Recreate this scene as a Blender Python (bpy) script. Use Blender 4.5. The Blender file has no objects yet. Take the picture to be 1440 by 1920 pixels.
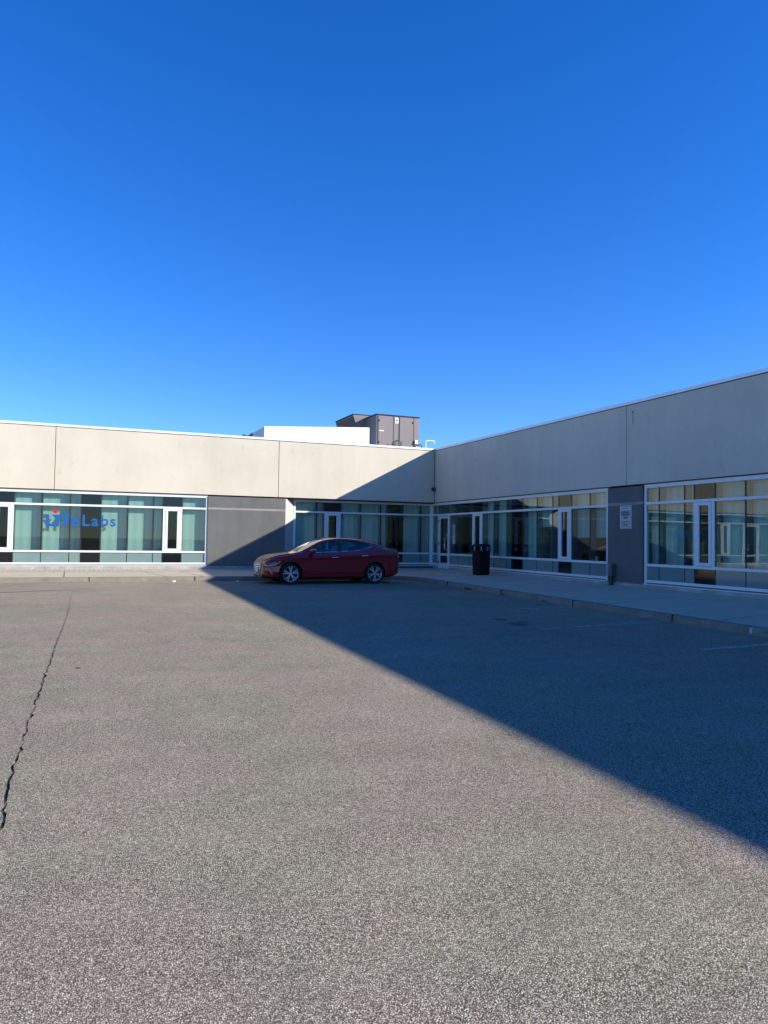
import bpy, bmesh, math, random
import numpy as np
from mathutils import Vector, Matrix
R = math.radians
random.seed(7)
sc = bpy.context.scene
COL = sc.collection

# ------------------------------------------------------------------ camera
HC = 1.594
cam_d = bpy.data.cameras.new('camera')
cam = bpy.data.objects.new('camera', cam_d); COL.objects.link(cam)
P_, R_, Y_ = 0.03637171, 0.01419215, 0.3875942
cy, sy = math.cos(Y_), math.sin(Y_)
fw = Vector((sy*math.cos(P_), cy*math.cos(P_), math.sin(P_)))
rt = Vector((cy, -sy, 0)); up = rt.cross(fw)
rt2 = math.cos(R_)*rt + math.sin(R_)*up
up2 = -math.sin(R_)*rt + math.cos(R_)*up
m = Matrix((rt2, up2, -fw)).transposed().to_4x4(); m.translation = (0, 0, HC)
cam.matrix_world = m
cam_d.sensor_fit = 'VERTICAL'; cam_d.sensor_height = 36.0
cam_d.lens = 1392.3/1920*36.0
cam_d.clip_start = 0.05; cam_d.clip_end = 2000
sc.camera = cam
# ------------------------------------------------------------------ light
SUN = Vector((1.91, -1.31, 1.0)).normalized()
ELEV = math.asin(SUN.z); AZ = math.atan2(SUN.x, SUN.y)
w = bpy.data.worlds.new('World'); sc.world = w; w.use_nodes = True
nt = w.node_tree; nt.nodes.clear()
sky = nt.nodes.new('ShaderNodeTexSky'); sky.sky_type = 'NISHITA'; sky.sun_disc = False
sky.sun_elevation = ELEV; sky.sun_rotation = AZ
sky.air_density = 1.0; sky.dust_density = 0.0; sky.ozone_density = 3.0; sky.altitude = 200
hs = nt.nodes.new('ShaderNodeHueSaturation'); hs.inputs['Saturation'].default_value = 1.335
tn = nt.nodes.new('ShaderNodeMix'); tn.data_type = 'RGBA'; tn.blend_type = 'MULTIPLY'; tn.inputs[0].default_value = 1.0; tn.inputs[7].default_value = (0.72, 0.89, 1.36, 1)
bg = nt.nodes.new('ShaderNodeBackground'); bg.inputs['Strength'].default_value = 0.1
wo = nt.nodes.new('ShaderNodeOutputWorld')
nt.links.new(sky.outputs[0], hs.inputs['Color']); nt.links.new(hs.outputs[0], tn.inputs[6]); nt.links.new(tn.outputs[2], bg.inputs['Color'])
nt.links.new(bg.outputs[0], wo.inputs[0])
sl = bpy.data.lights.new('sun', 'SUN'); sl.energy = 5.0; sl.angle = R(0.55); sl.color = (1.0, 0.92, 0.81)
so = bpy.data.objects.new('sun', sl); COL.objects.link(so)
so.rotation_euler = SUN.to_track_quat('Z', 'Y').to_euler(); so.location = (30, -20, 30)
vs = sc.view_settings
sc.display_settings.display_device = 'sRGB'
vs.view_transform = 'Standard'; vs.look = 'None'; vs.exposure = 0.8; vs.gamma = 1.0; vs.use_curve_mapping = False

# ------------------------------------------------------------------ material helpers
class NT:
    def __init__(s, name):
        s.m = bpy.data.materials.new(name); s.m.use_nodes = True
        s.t = s.m.node_tree; s.b = s.t.nodes['Principled BSDF']; s.out = s.t.nodes['Material Output']
        s.tc = None
    def n(s, t, **kw):
        nd = s.t.nodes.new(t)
        for k, v in kw.items():
            if k in nd.inputs: nd.inputs[k].default_value = v
            else: setattr(nd, k, v)
        return nd
    def l(s, a, b): s.t.links.new(a, b)
    def pos(s):
        if s.tc is None: s.tc = s.n('ShaderNodeNewGeometry')
        return s.tc.outputs['Position']
    def noise(s, scale, detail=3, rough=0.6, vec=None, dist=0):
        nd = s.n('ShaderNodeTexNoise'); nd.inputs['Scale'].default_value = scale
        nd.inputs['Detail'].default_value = detail; nd.inputs['Roughness'].default_value = rough
        nd.inputs['Distortion'].default_value = dist
        s.l(vec or s.pos(), nd.inputs['Vector']); return nd.outputs['Fac']
    def ramp(s, fac, stops, interp='LINEAR'):
        nd = s.n('ShaderNodeValToRGB'); cr = nd.color_ramp; cr.interpolation = interp
        while len(cr.elements) < len(stops): cr.elements.new(0.5)
        for e, (p, c) in zip(cr.elements, stops):
            e.position = p; e.color = (c if hasattr(c, '__len__') else (c, c, c)) + ((1,) if hasattr(c, '__len__') else ()) if False else ((*c, 1) if hasattr(c, '__len__') else (c, c, c, 1))
        s.l(fac, nd.inputs['Fac']); return nd.outputs['Color']
    def mix(s, a, b, fac, mode='MIX'):
        nd = s.n('ShaderNodeMix', data_type='RGBA', blend_type=mode)
        for i, v in ((6, a), (7, b)):
            if isinstance(v, tuple): nd.inputs[i].default_value = (*v, 1)
            else: s.l(v, nd.inputs[i])
        if isinstance(fac, (int, float)): nd.inputs[0].default_value = fac
        else: s.l(fac, nd.inputs[0])
        return nd.outputs[2]
    def bump(s, h, strength, dist):
        nd = s.n('ShaderNodeBump'); nd.inputs['Strength'].default_value = strength; nd.inputs['Distance'].default_value = dist
        s.l(h, nd.inputs['Height']); s.l(nd.outputs[0], s.b.inputs['Normal']); return nd
    def col(s, c):
        if isinstance(c, tuple): s.b.inputs['Base Color'].default_value = (*c, 1)
        else: s.l(c, s.b.inputs['Base Color'])
    def set(s, **kw):
        for k, v in kw.items(): s.b.inputs[k.replace('_', ' ')].default_value = v
    def stretch(s, sx, sy_, sz):
        mp = s.n('ShaderNodeMapping'); mp.inputs['Scale'].default_value = (sx, sy_, sz)
        s.l(s.pos(), mp.inputs['Vector']); return mp.outputs[0]

def simple(name, c, rough=0.5, metal=0.0, var=0.12, scale=6.0, bump=0.0, **kw):
    k = NT(name)
    a = tuple(x*(1-var) for x in c); b = tuple(min(1, x*(1+var)) for x in c)
    k.col(k.ramp(k.noise(scale, 4), [(0.3, a), (0.7, b)]))
    k.set(Roughness=rough, Metallic=metal, **kw)
    if bump: k.bump(k.noise(scale*8, 4), bump, 0.01)
    return k.m

MAT = {}
def mats():
    # --- asphalt: coarse pale aggregate in grey binder
    k = NT('asphalt')
    def vor(scale):
        v = k.n('ShaderNodeTexVoronoi', feature='F1'); v.inputs['Scale'].default_value = scale; k.l(k.pos(), v.inputs['Vector'])
        sp = k.n('ShaderNodeSeparateColor'); k.l(v.outputs['Color'], sp.inputs[0]); return v, sp
    v1, s1 = vor(150); v2, s2 = vor(330)
    cols = [(0.0, (0.065, 0.057, 0.041)), (0.26, (0.235, 0.206, 0.147)), (0.60, (0.43, 0.379, 0.272)), (0.84, (0.69, 0.61, 0.45)), (1.0, (1.0, 0.93, 0.74))]
    stone = k.mix(k.ramp(s1.outputs[0], cols), k.ramp(s2.outputs[0], cols), 0.38)
    edge = k.ramp(v1.outputs['Distance'], [(0.38, 0.0), (0.72, 0.75)])
    fine = k.mix(stone, (0.055, 0.045, 0.035), edge)
    patch = k.ramp(k.noise(0.35, 5, 0.6), [(0.3, (0.90, 0.91, 0.90)), (0.7, (1.10, 1.08, 1.07))])
    hue = k.ramp(k.noise(0.55, 3, 0.55), [(0.36, (0.965, 1.015, 0.97)), (0.64, (1.04, 0.985, 1.03))])
    pat2 = k.ramp(k.noise(2.3, 4, 0.6), [(0.3, (0.92, 0.92, 0.92)), (0.7, (1.08, 1.07, 1.06))])
    c = k.mix(k.mix(k.mix(fine, patch, 1.0, 'MULTIPLY'), pat2, 1.0, 'MULTIPLY'), hue, 1.0, 'MULTIPLY')
    stain = k.ramp(k.noise(0.16, 3, 0.5), [(0.60, 0.0), (0.72, 1.0)])
    c = k.mix(c, k.mix(c, (0.84, 0.84, 0.85), 1.0, 'MULTIPLY'), stain)
    k.col(c); k.set(Roughness=0.95); k.b.inputs['Specular IOR Level'].default_value = 0.04
    hsum = k.mix(k.ramp(v1.outputs['Distance'], [(0.0, 1.0), (0.75, 0.0)]), s1.outputs[1], 0.45)
    k.bump(hsum, 0.9, 0.0065)
    MAT['asphalt'] = k.m
    # --- beige precast concrete fascia
    k = NT('precast_beige')
    n1 = k.ramp(k.noise(0.55, 5, 0.6), [(0.3, (0.525, 0.48, 0.375)), (0.72, (0.60, 0.555, 0.445))])
    st = k.ramp(k.noise(1.0, 4, 0.6, k.stretch(2.4, 2.4, 0.35)), [(0.35, (0.965, 0.965, 0.965)), (0.65, (1.02, 1.02, 1.015))])
    bl = k.ramp(k.noise(3.2, 2, 0.5, k.stretch(1.5, 1.5, 0.8)), [(0.63, (1, 1, 1)), (0.76, (0.85, 0.84, 0.80))])
    c = k.mix(k.mix(n1, st, 1.0, 'MULTIPLY'), bl, 0.8, 'MULTIPLY')
    k.col(c); k.set(Roughness=0.85); k.bump(k.noise(60, 4), 0.12, 0.004)
    MAT['beige'] = k.m
    # --- grey pier wall
    k = NT('precast_grey')
    n1 = k.ramp(k.noise(0.9, 5, 0.65), [(0.3, (0.108, 0.112, 0.104)), (0.7, (0.138, 0.142, 0.133))])
    st = k.ramp(k.noise(1.0, 4, 0.6, k.stretch(3, 3, 0.4)), [(0.35, (0.90, 0.90, 0.90)), (0.65, (1.04, 1.04, 1.03))])
    k.col(k.mix(n1, st, 1.0, 'MULTIPLY')); k.set(Roughness=0.85); k.bump(k.noise(70, 4), 0.15, 0.004)
    MAT['grey'] = k.m
    MAT['grey_band'] = simple('grey_band', (0.27, 0.255, 0.23), 0.8, bump=0.1)
    MAT['reveal'] = simple('bare_concrete', (0.44, 0.39, 0.36), 0.85, bump=0.15)
    MAT['base'] = simple('concrete_base', (0.36, 0.335, 0.295), 0.9, var=0.25, scale=2.2, bump=0.3)
    # --- pavement concrete with fine dirt
    def conc(name, a, b, sc_=1.2):
        k = NT(name)
        n1 = k.ramp(k.noise(sc_, 6, 0.65), [(0.28, a), (0.72, b)])
        sp = k.ramp(k.noise(40, 3, 0.6), [(0.3, (0.9, 0.9, 0.9)), (0.7, (1.06, 1.06, 1.06))])
        dk = k.ramp(k.noise(3.3, 4, 0.6), [(0.62, (1, 1, 1)), (0.76, (0.78, 0.77, 0.75))])
        k.col(k.mix(k.mix(n1, sp, 1.0, 'MULTIPLY'), dk, 1.0, 'MULTIPLY')); k.set(Roughness=0.9); k.bump(k.noise(90, 4), 0.3, 0.004)
        return k.m
    MAT['walk'] = conc('pavement_concrete', (0.43, 0.375, 0.27), (0.53, 0.465, 0.345))
    MAT['kerb'] = conc('kerb_concrete', (0.16, 0.140, 0.10), (0.255, 0.225, 0.165), 2.4)
    k = NT('pavers')
    br = k.n('ShaderNodeTexBrick'); mp = k.n('ShaderNodeMapping'); mp.inputs['Scale'].default_value = (1, 1, 1)
    k.l(k.pos(), mp.inputs['Vector']); k.l(mp.outputs[0], br.inputs['Vector'])
    br.inputs['Color1'].default_value = (0.50, 0.43, 0.32, 1); br.inputs['Color2'].default_value = (0.40, 0.35, 0.265, 1)
    br.inputs['Mortar'].default_value = (0.16, 0.145, 0.12, 1); br.inputs['Scale'].default_value = 1.0
    br.inputs['Brick Width'].default_value = 0.30; br.inputs['Row Height'].default_value = 0.30; br.inputs['Mortar Size'].default_value = 0.012
    k.col(br.outputs['Color']); k.set(Roughness=0.9); k.bump(k.noise(60, 4), 0.3, 0.004)
    MAT['pavers'] = k.m
    MAT['alu'] = simple('white_aluminium', (0.66, 0.70, 0.68), 0.42, 0.0, 0.05)
    MAT['coping'] = simple('coping_metal', (0.74, 0.76, 0.77), 0.42, 0.2, 0.06, 1.5)
    MAT['silicone'] = simple('black_sealant', (0.012, 0.013, 0.015), 0.5)
    MAT['mull'] = simple('mullion_inside', (0.16, 0.18, 0.18), 0.5)
    MAT['joint'] = simple('joint_shadow_gap', (0.03, 0.028, 0.026), 0.9)
    # --- glass : tinted see-through sheet with fresnel reflection
    def glass(name, tint, boost=1.9, wob=0.02, rough=0.0, wscale=0.55):
        k = NT(name)
        tr = k.n('ShaderNodeBsdfTransparent'); tr.inputs[0].default_value = (*tint, 1)
        gl = k.n('ShaderNodeBsdfGlossy'); gl.inputs['Roughness'].default_value = rough; gl.inputs['Color'].default_value = (0.93, 0.97, 0.96, 1)
        fr = k.n('ShaderNodeFresnel'); k.pos(); io = k.n('ShaderNodeMapRange'); io.inputs['To Min'].default_value = 1.5; io.inputs['To Max'].default_value = 1/1.5; k.l(k.tc.outputs['Backfacing'], io.inputs['Value']); k.l(io.outputs[0], fr.inputs['IOR'])
        mt = k.n('ShaderNodeMath', operation='MULTIPLY'); mt.inputs[1].default_value = boost; mt.use_clamp = True
        k.l(fr.outputs[0], mt.inputs[0])
        mx = k.n('ShaderNodeMixShader'); k.l(mt.outputs[0], mx.inputs[0]); k.l(tr.outputs[0], mx.inputs[1]); k.l(gl.outputs[0], mx.inputs[2])
        if wob:
            bp = k.n('ShaderNodeBump'); bp.inputs['Strength'].default_value = 1.0; bp.inputs['Distance'].default_value = wob
            k.l(k.noise(wscale, 1, 0.4), bp.inputs['Height']); k.l(bp.outputs[0], gl.inputs['Normal'])
        k.l(mx.outputs[0], k.out.inputs['Surface']); return k.m
    MAT['glass'] = glass('tinted_glass', (0.75, 0.87, 0.85), 1.25, 0.0022)
    MAT['dark_glass'] = glass('dark_glass', (0.37, 0.47, 0.50), 1.0, 0.0022)
    MAT['car_glass'] = glass('car_glass', (0.42, 0.52, 0.52), 1.7, 0.0)
    # spandrel glass
    def spand(name, c, r=0.06):
        k = NT(name); k.col(k.ramp(k.noise(1.5, 3), [(0.3, tuple(x*.93 for x in c)), (0.7, tuple(x*1.07 for x in c))]))
        k.set(Roughness=r, IOR=1.6)
        bp = k.n('ShaderNodeBump'); bp.inputs['Strength'].default_value = 1.0; bp.inputs['Distance'].default_value = 0.002
        k.l(k.noise(0.8, 1, 0.4), bp.inputs['Height']); k.l(bp.outputs[0], k.b.inputs['Normal']); return k.m
    MAT['spandrel'] = spand('spandrel_glass', (0.165, 0.245, 0.235))
    MAT['spandrel_dark'] = spand('spandrel_black', (0.008, 0.009, 0.010))
    # blinds with faint vertical vanes
    k = NT('blind_cloth')
    wv = k.n('ShaderNodeTexWave', wave_type='BANDS', bands_direction='X'); wv.inputs['Scale'].default_value = 1.6
    mp = k.n('ShaderNodeMapping'); mp.inputs['Rotation'].default_value = (0, 0, R(45)); k.l(k.pos(), mp.inputs['Vector']); k.l(mp.outputs[0], wv.inputs['Vector'])
    k.col(k.ramp(wv.outputs['Fac'], [(0.0, (0.60, 0.62, 0.57)), (1.0, (0.69, 0.71, 0.66))])); k.set(Roughness=0.9)
    MAT['blind'] = k.m
    MAT['inside'] = simple('room_wall', (0.30, 0.30, 0.29), 0.9)
    MAT['inside_floor'] = simple('room_carpet', (0.06, 0.065, 0.07), 0.95)
    MAT['roof'] = simple('roof_membrane', (0.33, 0.32, 0.31), 0.95, bump=0.2)
    MAT['white_membrane'] = simple('white_membrane', (0.70, 0.72, 0.71), 0.8, 0, 0.05, 0.9, bump=0.1)
    MAT['unit'] = simple('rooftop_unit_paint', (0.175, 0.158, 0.152), 0.6, 0.0, 0.05, 2)
    MAT['dark_metal'] = simple('dark_metal', (0.035, 0.036, 0.04), 0.5, 0.3)
    MAT['black_plastic'] = simple('black_plastic', (0.006, 0.006, 0.007), 0.5); MAT['bin_black'] = simple('bin_black', (0.010, 0.010, 0.011), 0.6); MAT['bin_black'].node_tree.nodes['Principled BSDF'].inputs['Specular IOR Level'].default_value = 0.15
    MAT['white_pipe'] = simple('white_pipe', (0.8, 0.8, 0.79), 0.45)
    MAT['sign_white'] = simple('sign_white', (0.45, 0.45, 0.44), 0.5, 0, 0.04)
    MAT['ink'] = simple('sign_ink', (0.015, 0.016, 0.02), 0.6)
    MAT['logo_blue'] = simple('logo_blue', (0.0006, 0.085, 0.30), 0.55, 0, 0.04)
    MAT['logo_red'] = simple('logo_red', (0.52, 0.006, 0.02), 0.5, 0, 0.04)
    MAT['util'] = simple('utility_grey', (0.10, 0.11, 0.115), 0.5, 0.2, 0.08)
    MAT['alu_dull'] = simple('dull_grey_cover', (0.27, 0.29, 0.30), 0.5)
    MAT['steel'] = simple('brushed_steel', (0.75, 0.75, 0.76), 0.25, 0.9, 0.05)
    MAT['crack'] = simple('crack_dark', (0.010, 0.008, 0.006), 1.0); MAT['crack'].node_tree.nodes['Principled BSDF'].inputs['Specular IOR Level'].default_value = 0.0
    MAT['oil'] = simple('oil_dark', (0.035, 0.034, 0.033), 0.6)
    k = NT('worn_paint')
    tr = k.n('ShaderNodeBsdfTransparent'); mx = k.n('ShaderNodeMixShader')
    k.l(k.ramp(k.noise(9, 6, 0.75), [(0.34, 0.20), (0.57, 0.85)]), mx.inputs[0]); k.l(tr.outputs[0], mx.inputs[1]); k.l(k.b.outputs[0], mx.inputs[2])
    k.col((0.50, 0.49, 0.45)); k.set(Roughness=0.9); k.l(mx.outputs[0], k.out.inputs['Surface']); MAT['paint'] = k.m
    k = NT('worn_yellow_paint')
    tr = k.n('ShaderNodeBsdfTransparent'); mx = k.n('ShaderNodeMixShader')
    k.l(k.ramp(k.noise(11, 6, 0.75), [(0.34, 0.20), (0.57, 0.85)]), mx.inputs[0]); k.l(tr.outputs[0], mx.inputs[1]); k.l(k.b.outputs[0], mx.inputs[2])
    k.col((0.36, 0.30, 0.16)); k.set(Roughness=0.9); k.l(mx.outputs[0], k.out.inputs['Surface']); MAT['paint_yellow'] = k.m
    MAT['litter'] = simple('paper_white', (0.8, 0.79, 0.76), 0.8)
    MAT['leaf'] = simple('dry_leaf', (0.05, 0.03, 0.02), 0.8)
    MAT['weed'] = simple('weed_green', (0.06, 0.085, 0.03), 0.8)
    # car
    k = NT('car_paint_red')
    k.col(k.ramp(k.noise(400, 2), [(0.3, (0.245, 0.007, 0.007)), (0.7, (0.30, 0.009, 0.009))]))
    k.set(Roughness=0.4, Metallic=0.05, Coat_Weight=0.95, Coat_Roughness=0.02, Specular_IOR_Level=0.2); MAT['red'] = k.m
    MAT['tyre'] = simple('tyre_rubber', (0.008, 0.008, 0.009), 0.9)
    MAT['rim'] = simple('rim_silver', (0.62, 0.63, 0.65), 0.3, 0.75, 0.04)
    MAT['rim_dark'] = simple('rim_dark', (0.010, 0.010, 0.012), 0.6, 0.2)
    MAT['chrome'] = simple('chrome', (0.85, 0.86, 0.88), 0.12, 1.0, 0.02)
    MAT['cabin'] = simple('cabin_dark', (0.03, 0.032, 0.035), 0.8)
    MAT['seat'] = simple('seat_grey', (0.20, 0.21, 0.22), 0.8)
    MAT['lamp_dark'] = simple('lamp_dark', (0.05, 0.055, 0.065), 0.15, 0.3)
    MAT['lamp_white'] = simple('lamp_white', (0.75, 0.77, 0.8), 0.2)
    MAT['lamp_red'] = simple('lamp_red', (0.20, 0.006, 0.008), 0.12, 0, 0.05)
    MAT['plate'] = simple('plate_white', (0.72, 0.73, 0.74), 0.5, 0, 0.03)
    MAT['cup'] = simple('cup_white', (0.7, 0.68, 0.64), 0.5)
mats()

# ------------------------------------------------------------------ mesh helpers
def link(name, bm, mat, parent=None, smooth=None, recalc=True):
    if recalc: bmesh.ops.recalc_face_normals(bm, faces=bm.faces[:])
    me = bpy.data.meshes.new(name); bm.to_mesh(me); bm.free()
    for x in (mat if isinstance(mat, (list, tuple)) else [mat]): me.materials.append(MAT[x])
    o = bpy.data.objects.new(name, me); COL.objects.link(o)
    if parent: o.parent = parent
    if smooth is not None:
        for p in me.polygons: p.use_smooth = True
        me.set_sharp_from_angle(angle=R(smooth))
    return o
def empty(name, loc=(0, 0, 0), rz=0):
    o = bpy.data.objects.new(name, None); COL.objects.link(o); o.location = loc; o.rotation_euler = (0, 0, rz); o.empty_display_size = 0.2
    return o
def tag(o, label, cat, group=None):
    o['label'] = label; o['category'] = cat
    if group: o['group'] = group
    return o
def struct(o, label=None, cat=None):
    o['kind'] = 'structure'
    if label: o['label'] = label
    if cat: o['category'] = cat
    return o
def box8(bm, f, a0, a1, d0, d1, z0, z1, bev=0.0):
    """box in facade coordinates mapped by f(a, d, z)"""
    vs_ = [bm.verts.new(f(a, d, z)) for z in (z0, z1) for d in (d0, d1) for a in (a0, a1)]
    fs = [(0, 1, 3, 2), (4, 6, 7, 5), (0, 4, 5, 1), (2, 3, 7, 6), (0, 2, 6, 4), (1, 5, 7, 3)]
    faces = [bm.faces.new([vs_[i] for i in q]) for q in fs]
    if bev:
        es = list({e for fc in faces for e in fc.edges})
        bmesh.ops.bevel(bm, geom=es, offset=bev, segments=2, affect='EDGES', profile=0.5)
def ident(a, d, z): return Vector((a, d, z))
def box(bm, x0, x1, y0, y1, z0, z1, bev=0.0): box8(bm, ident, x0, x1, y0, y1, z0, z1, bev)
def cyl(bm, p0, p1, r0, r1=None, n=12, caps=True):
    p0 = Vector(p0); p1 = Vector(p1); r1 = r0 if r1 is None else r1
    d = (p1-p0).normalized(); a = d.orthogonal().normalized(); b = d.cross(a)
    rings = []
    for p, r in ((p0, r0), (p1, r1)):
        rings.append([bm.verts.new(p + (a*math.cos(t)+b*math.sin(t))*r) for t in [2*math.pi*i/n for i in range(n)]])
    for i in range(n): bm.faces.new((rings[0][i], rings[0][(i+1) % n], rings[1][(i+1) % n], rings[1][i]))
    if caps: bm.faces.new(rings[0][::-1]); bm.faces.new(rings[1])
def tube(bm, pts, r, n=8):
    pts = [Vector(p) for p in pts]; rings = []
    prev = None
    for i, p in enumerate(pts):
        t = (pts[min(i+1, len(pts)-1)] - pts[max(i-1, 0)]).normalized()
        a = t.orthogonal().normalized() if prev is None else (prev - t*prev.dot(t)).normalized()
        prev = a; b = t.cross(a)
        rings.append([bm.verts.new(p + (a*math.cos(q)+b*math.sin(q))*r) for q in [2*math.pi*j/n for j in range(n)]])
    for r0, r1 in zip(rings, rings[1:]):
        for j in range(n): bm.faces.new((r0[j], r0[(j+1) % n], r1[(j+1) % n], r1[j]))
    bm.faces.new(rings[0][::-1]); bm.faces.new(rings[-1])
def prism(bm, pts, vec):
    a = [bm.verts.new(p) for p in pts]; b = [bm.verts.new(Vector(p)+Vector(vec)) for p in pts]
    n = len(pts); bm.faces.new(a[::-1]); bm.faces.new(b)
    for i in range(n): bm.faces.new((a[i], a[(i+1) % n], b[(i+1) % n], b[i]))
def sphere(bm, c, r, u=14, v=8, sx=1, sy_=1, sz=1):
    mt = Matrix.Translation(c) @ Matrix.Diagonal((r*sx, r*sy_, r*sz, 1))
    bmesh.ops.create_uvsphere(bm, u_segments=u, v_segments=v, radius=1.0, matrix=mt)
def text_bm(bm, s, size, matrix, bold=0.0, extrude=0.002, align='CENTER', space=1.0):
    cu = bpy.data.curves.new('lettering', 'FONT'); cu.body = s; cu.size = size; cu.align_x = align; cu.align_y = 'CENTER'
    cu.extrude = extrude; cu.offset = bold; cu.space_character = space; cu.resolution_u = 3
    o = bpy.data.objects.new('lettering', cu); COL.objects.link(o)
    dg = bpy.context.evaluated_depsgraph_get(); me = o.evaluated_get(dg).to_mesh()
    me2 = me.copy(); me2.transform(matrix); bm.from_mesh(me2)
    o.evaluated_get(dg).to_mesh_clear(); bpy.data.objects.remove(o); bpy.data.curves.remove(cu); bpy.data.meshes.remove(me2)

# ------------------------------------------------------------------ levels (metres, z = 0 on the ground under the camera)
G = 0.0092
def gz(y): return G*max(-40.0, min(24.5, y))
VF, UF = 27.285, 13.353            # fascia planes of the two wings
ZT, ZC, ZF = 5.323, 5.225, 3.110   # coping top, coping bottom, fascia bottom
ZTR, ZS, ZB = 2.600, 1.027, 0.610  # transom, sill, bottom rail centres
VW, UW = 27.385, 13.453            # window planes
V2 = 27.72                         # recessed window plane
KY, KX = 23.37, 10.36              # kerb faces
WL, WR = 0.428, 0.460              # pavement level at the walls
RT = 4.85                          # roof deck

# ------------------------------------------------------------------ ground
bm = bmesh.new()
xs = [-400, -60, 60, 400]; ys = [-400, -40, 24.5, 400]
grid = [[bm.verts.new((x, y, gz(y))) for x in xs] for y in ys]
for j in range(3):
    for i in range(3): bm.faces.new((grid[j][i], grid[j][i+1], grid[j+1][i+1], grid[j+1][i]))
struct(link('ground', bm, 'asphalt'), 'grey coarse asphalt of the parking lot', 'ground')
# pavement crack: one ragged dark strip along the surveyed path
cr = [(-0.08, 20.6, .003), (-0.157, 19.234, .006), (-0.174, 15.159, .008), (-0.202, 13.378, .010), (-0.251, 11.535, .012), (-0.277, 10.057, .013), (-0.305, 8.914, .012), (-0.313, 8.016, .013), (-0.331, 7.563, .014), (-0.337, 6.96, .013), (-0.346, 6.488, .012), (-0.343, 6.115, .012), (-0.359, 5.758, .013), (-0.359, 5.465, .011), (-0.361, 5.07, .013), (-0.357, 4.702, .012), (-0.35, 4.467, .012), (-0.37, 3.4, .012), (-0.33, 2.0, .012), (-0.36, 0.0, .012), (-0.34, -4, .01)]
bm = bmesh.new(); prev = None
rnd = random.Random(3)
for (x0, y0, w0), (x1, y1, w1) in zip(cr, cr[1:]):
    n = max(2, int(abs(y1-y0)/0.07))
    for i in range(n):
        t = i/n; x = x0+(x1-x0)*t + rnd.uniform(-.016, .016); y = y0+(y1-y0)*t; wd = .68*(w0+(w1-w0)*t)*rnd.uniform(.3, 1.6)
        if rnd.random() < .08: wd *= 1.7
        if rnd.random() < .10: wd *= .3
        a = bm.verts.new((x-wd/2, y, gz(y)+.004)); b = bm.verts.new((x+wd/2, y + rnd.uniform(-.02, .02), gz(y)+.004))
        if prev: bm.faces.new((prev[0], prev[1], b, a))
        prev = (a, b)
struct(link('pavement_crack', bm, 'crack'), 'long jagged crack running through the sunlit asphalt', 'crack')
def sheet(name, pts, mat, lift=.004, label=None, cat=None):
    bm = bmesh.new(); bm.faces.new([bm.verts.new((x, y, gz(y)+lift)) for x, y in pts])
    o = link(name, bm, mat, recalc=False)
    if o.data.polygons[0].normal.z < 0: o.data.flip_normals()
    return struct(o, label, cat)
def strip(x0, y0, x1, y1, wd, mat='paint', name='parking_line', label=None):
    d = Vector((x1-x0, y1-y0)).normalized(); nx, ny = -d.y*wd/2, d.x*wd/2
    n = 14; pts = []
    for i in range(n+1): t = i/n; pts.append((x0+(x1-x0)*t+nx*rnd.uniform(.75, 1.1), y0+(y1-y0)*t+ny*rnd.uniform(.75, 1.1)))
    for i in range(n, -1, -1): t = i/n; pts.append((x0+(x1-x0)*t-nx*rnd.uniform(.75, 1.1), y0+(y1-y0)*t-ny*rnd.uniform(.75, 1.1)))
    sheet(name, pts, mat, .004, label, 'line')
strip(8.7, 13.74, 10.3, 13.92, .11, label='faded white stall line in the shade below the kerb, middle one')
strip(7.3, 10.74, 10.33, 11.13, .10, label='long faded white stall line in the shaded asphalt')
strip(8.2, 8.15, 10.3, 8.32, .11, label='faded white stall line at the right edge of the photo')
strip(9.7, 16.85, 10.32, 16.80, .10, label='short faded stall line by the kerb beyond the dark stains')
strip(4.1, 10.51, 4.75, 10.53, .09, label='faint remnant of stall line near the shadow edge')
strip(4.26, 7.76, 4.58, 7.80, .11, 'paint_yellow', label='worn yellowish stub of a stall line, farther one')
strip(4.28, 5.17, 4.53, 5.16, .11, 'paint_yellow', label='worn yellowish stub of a stall line, nearer one')
rnd2 = random.Random(11)
bm = bmesh.new()                                   # short side cracks forking off the long one
for y in (12.3, 9.0, 7.7, 5.9):
    i = min(range(len(cr)), key=lambda q: abs(cr[q][1]-y)); x = float(np.interp(-y, [-c_[1] for c_ in cr], [c_[0] for c_ in cr])); sd = rnd2.choice((-1, 1)); px, py = x, y; prev = None
    for q in range(rnd2.randint(3, 6)):
        wd = .003*(1-q/7); a = bm.verts.new((px, py-wd, gz(py)+.004)); b = bm.verts.new((px, py+wd, gz(py)+.004))
        if prev: bm.faces.new((prev[0], prev[1], b, a))
        prev = (a, b); px += sd*rnd2.uniform(.03, .08); py += rnd2.uniform(-.04, .05)
struct(link('side_crack', bm, 'crack'), 'short side cracks forking off the long asphalt crack', 'crack')
def blob(cx, cy_, rx, ry, label):
    pts = [(cx+rx*math.cos(t)*rnd.uniform(.8, 1.1), cy_+ry*math.sin(t)*rnd.uniform(.8, 1.1)) for t in [2*math.pi*i/18 for i in range(18)]]
    sheet('oil_stain', pts, 'oil', .004, label, 'stain')
blob(7.33, 12.12, .13, .17, 'small dark oil stain on shaded asphalt, farthest of three')
blob(7.27, 11.42, .19, .20, 'largest dark oil stain on shaded asphalt')
blob(7.58, 11.72, .12, .10, 'small dark oil stain touching the largest one')
sheet('asphalt_seam', [(-9, 15.9), (-1.73, 19.85), (-0.55, 20.40), (0.4, 20.52), (0.4, 20.545), (-0.56, 20.45), (-1.76, 19.92), (-9, 16.0)], 'crack', .004, 'thin dark seam across the asphalt near the left kerb', 'seam')

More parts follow.
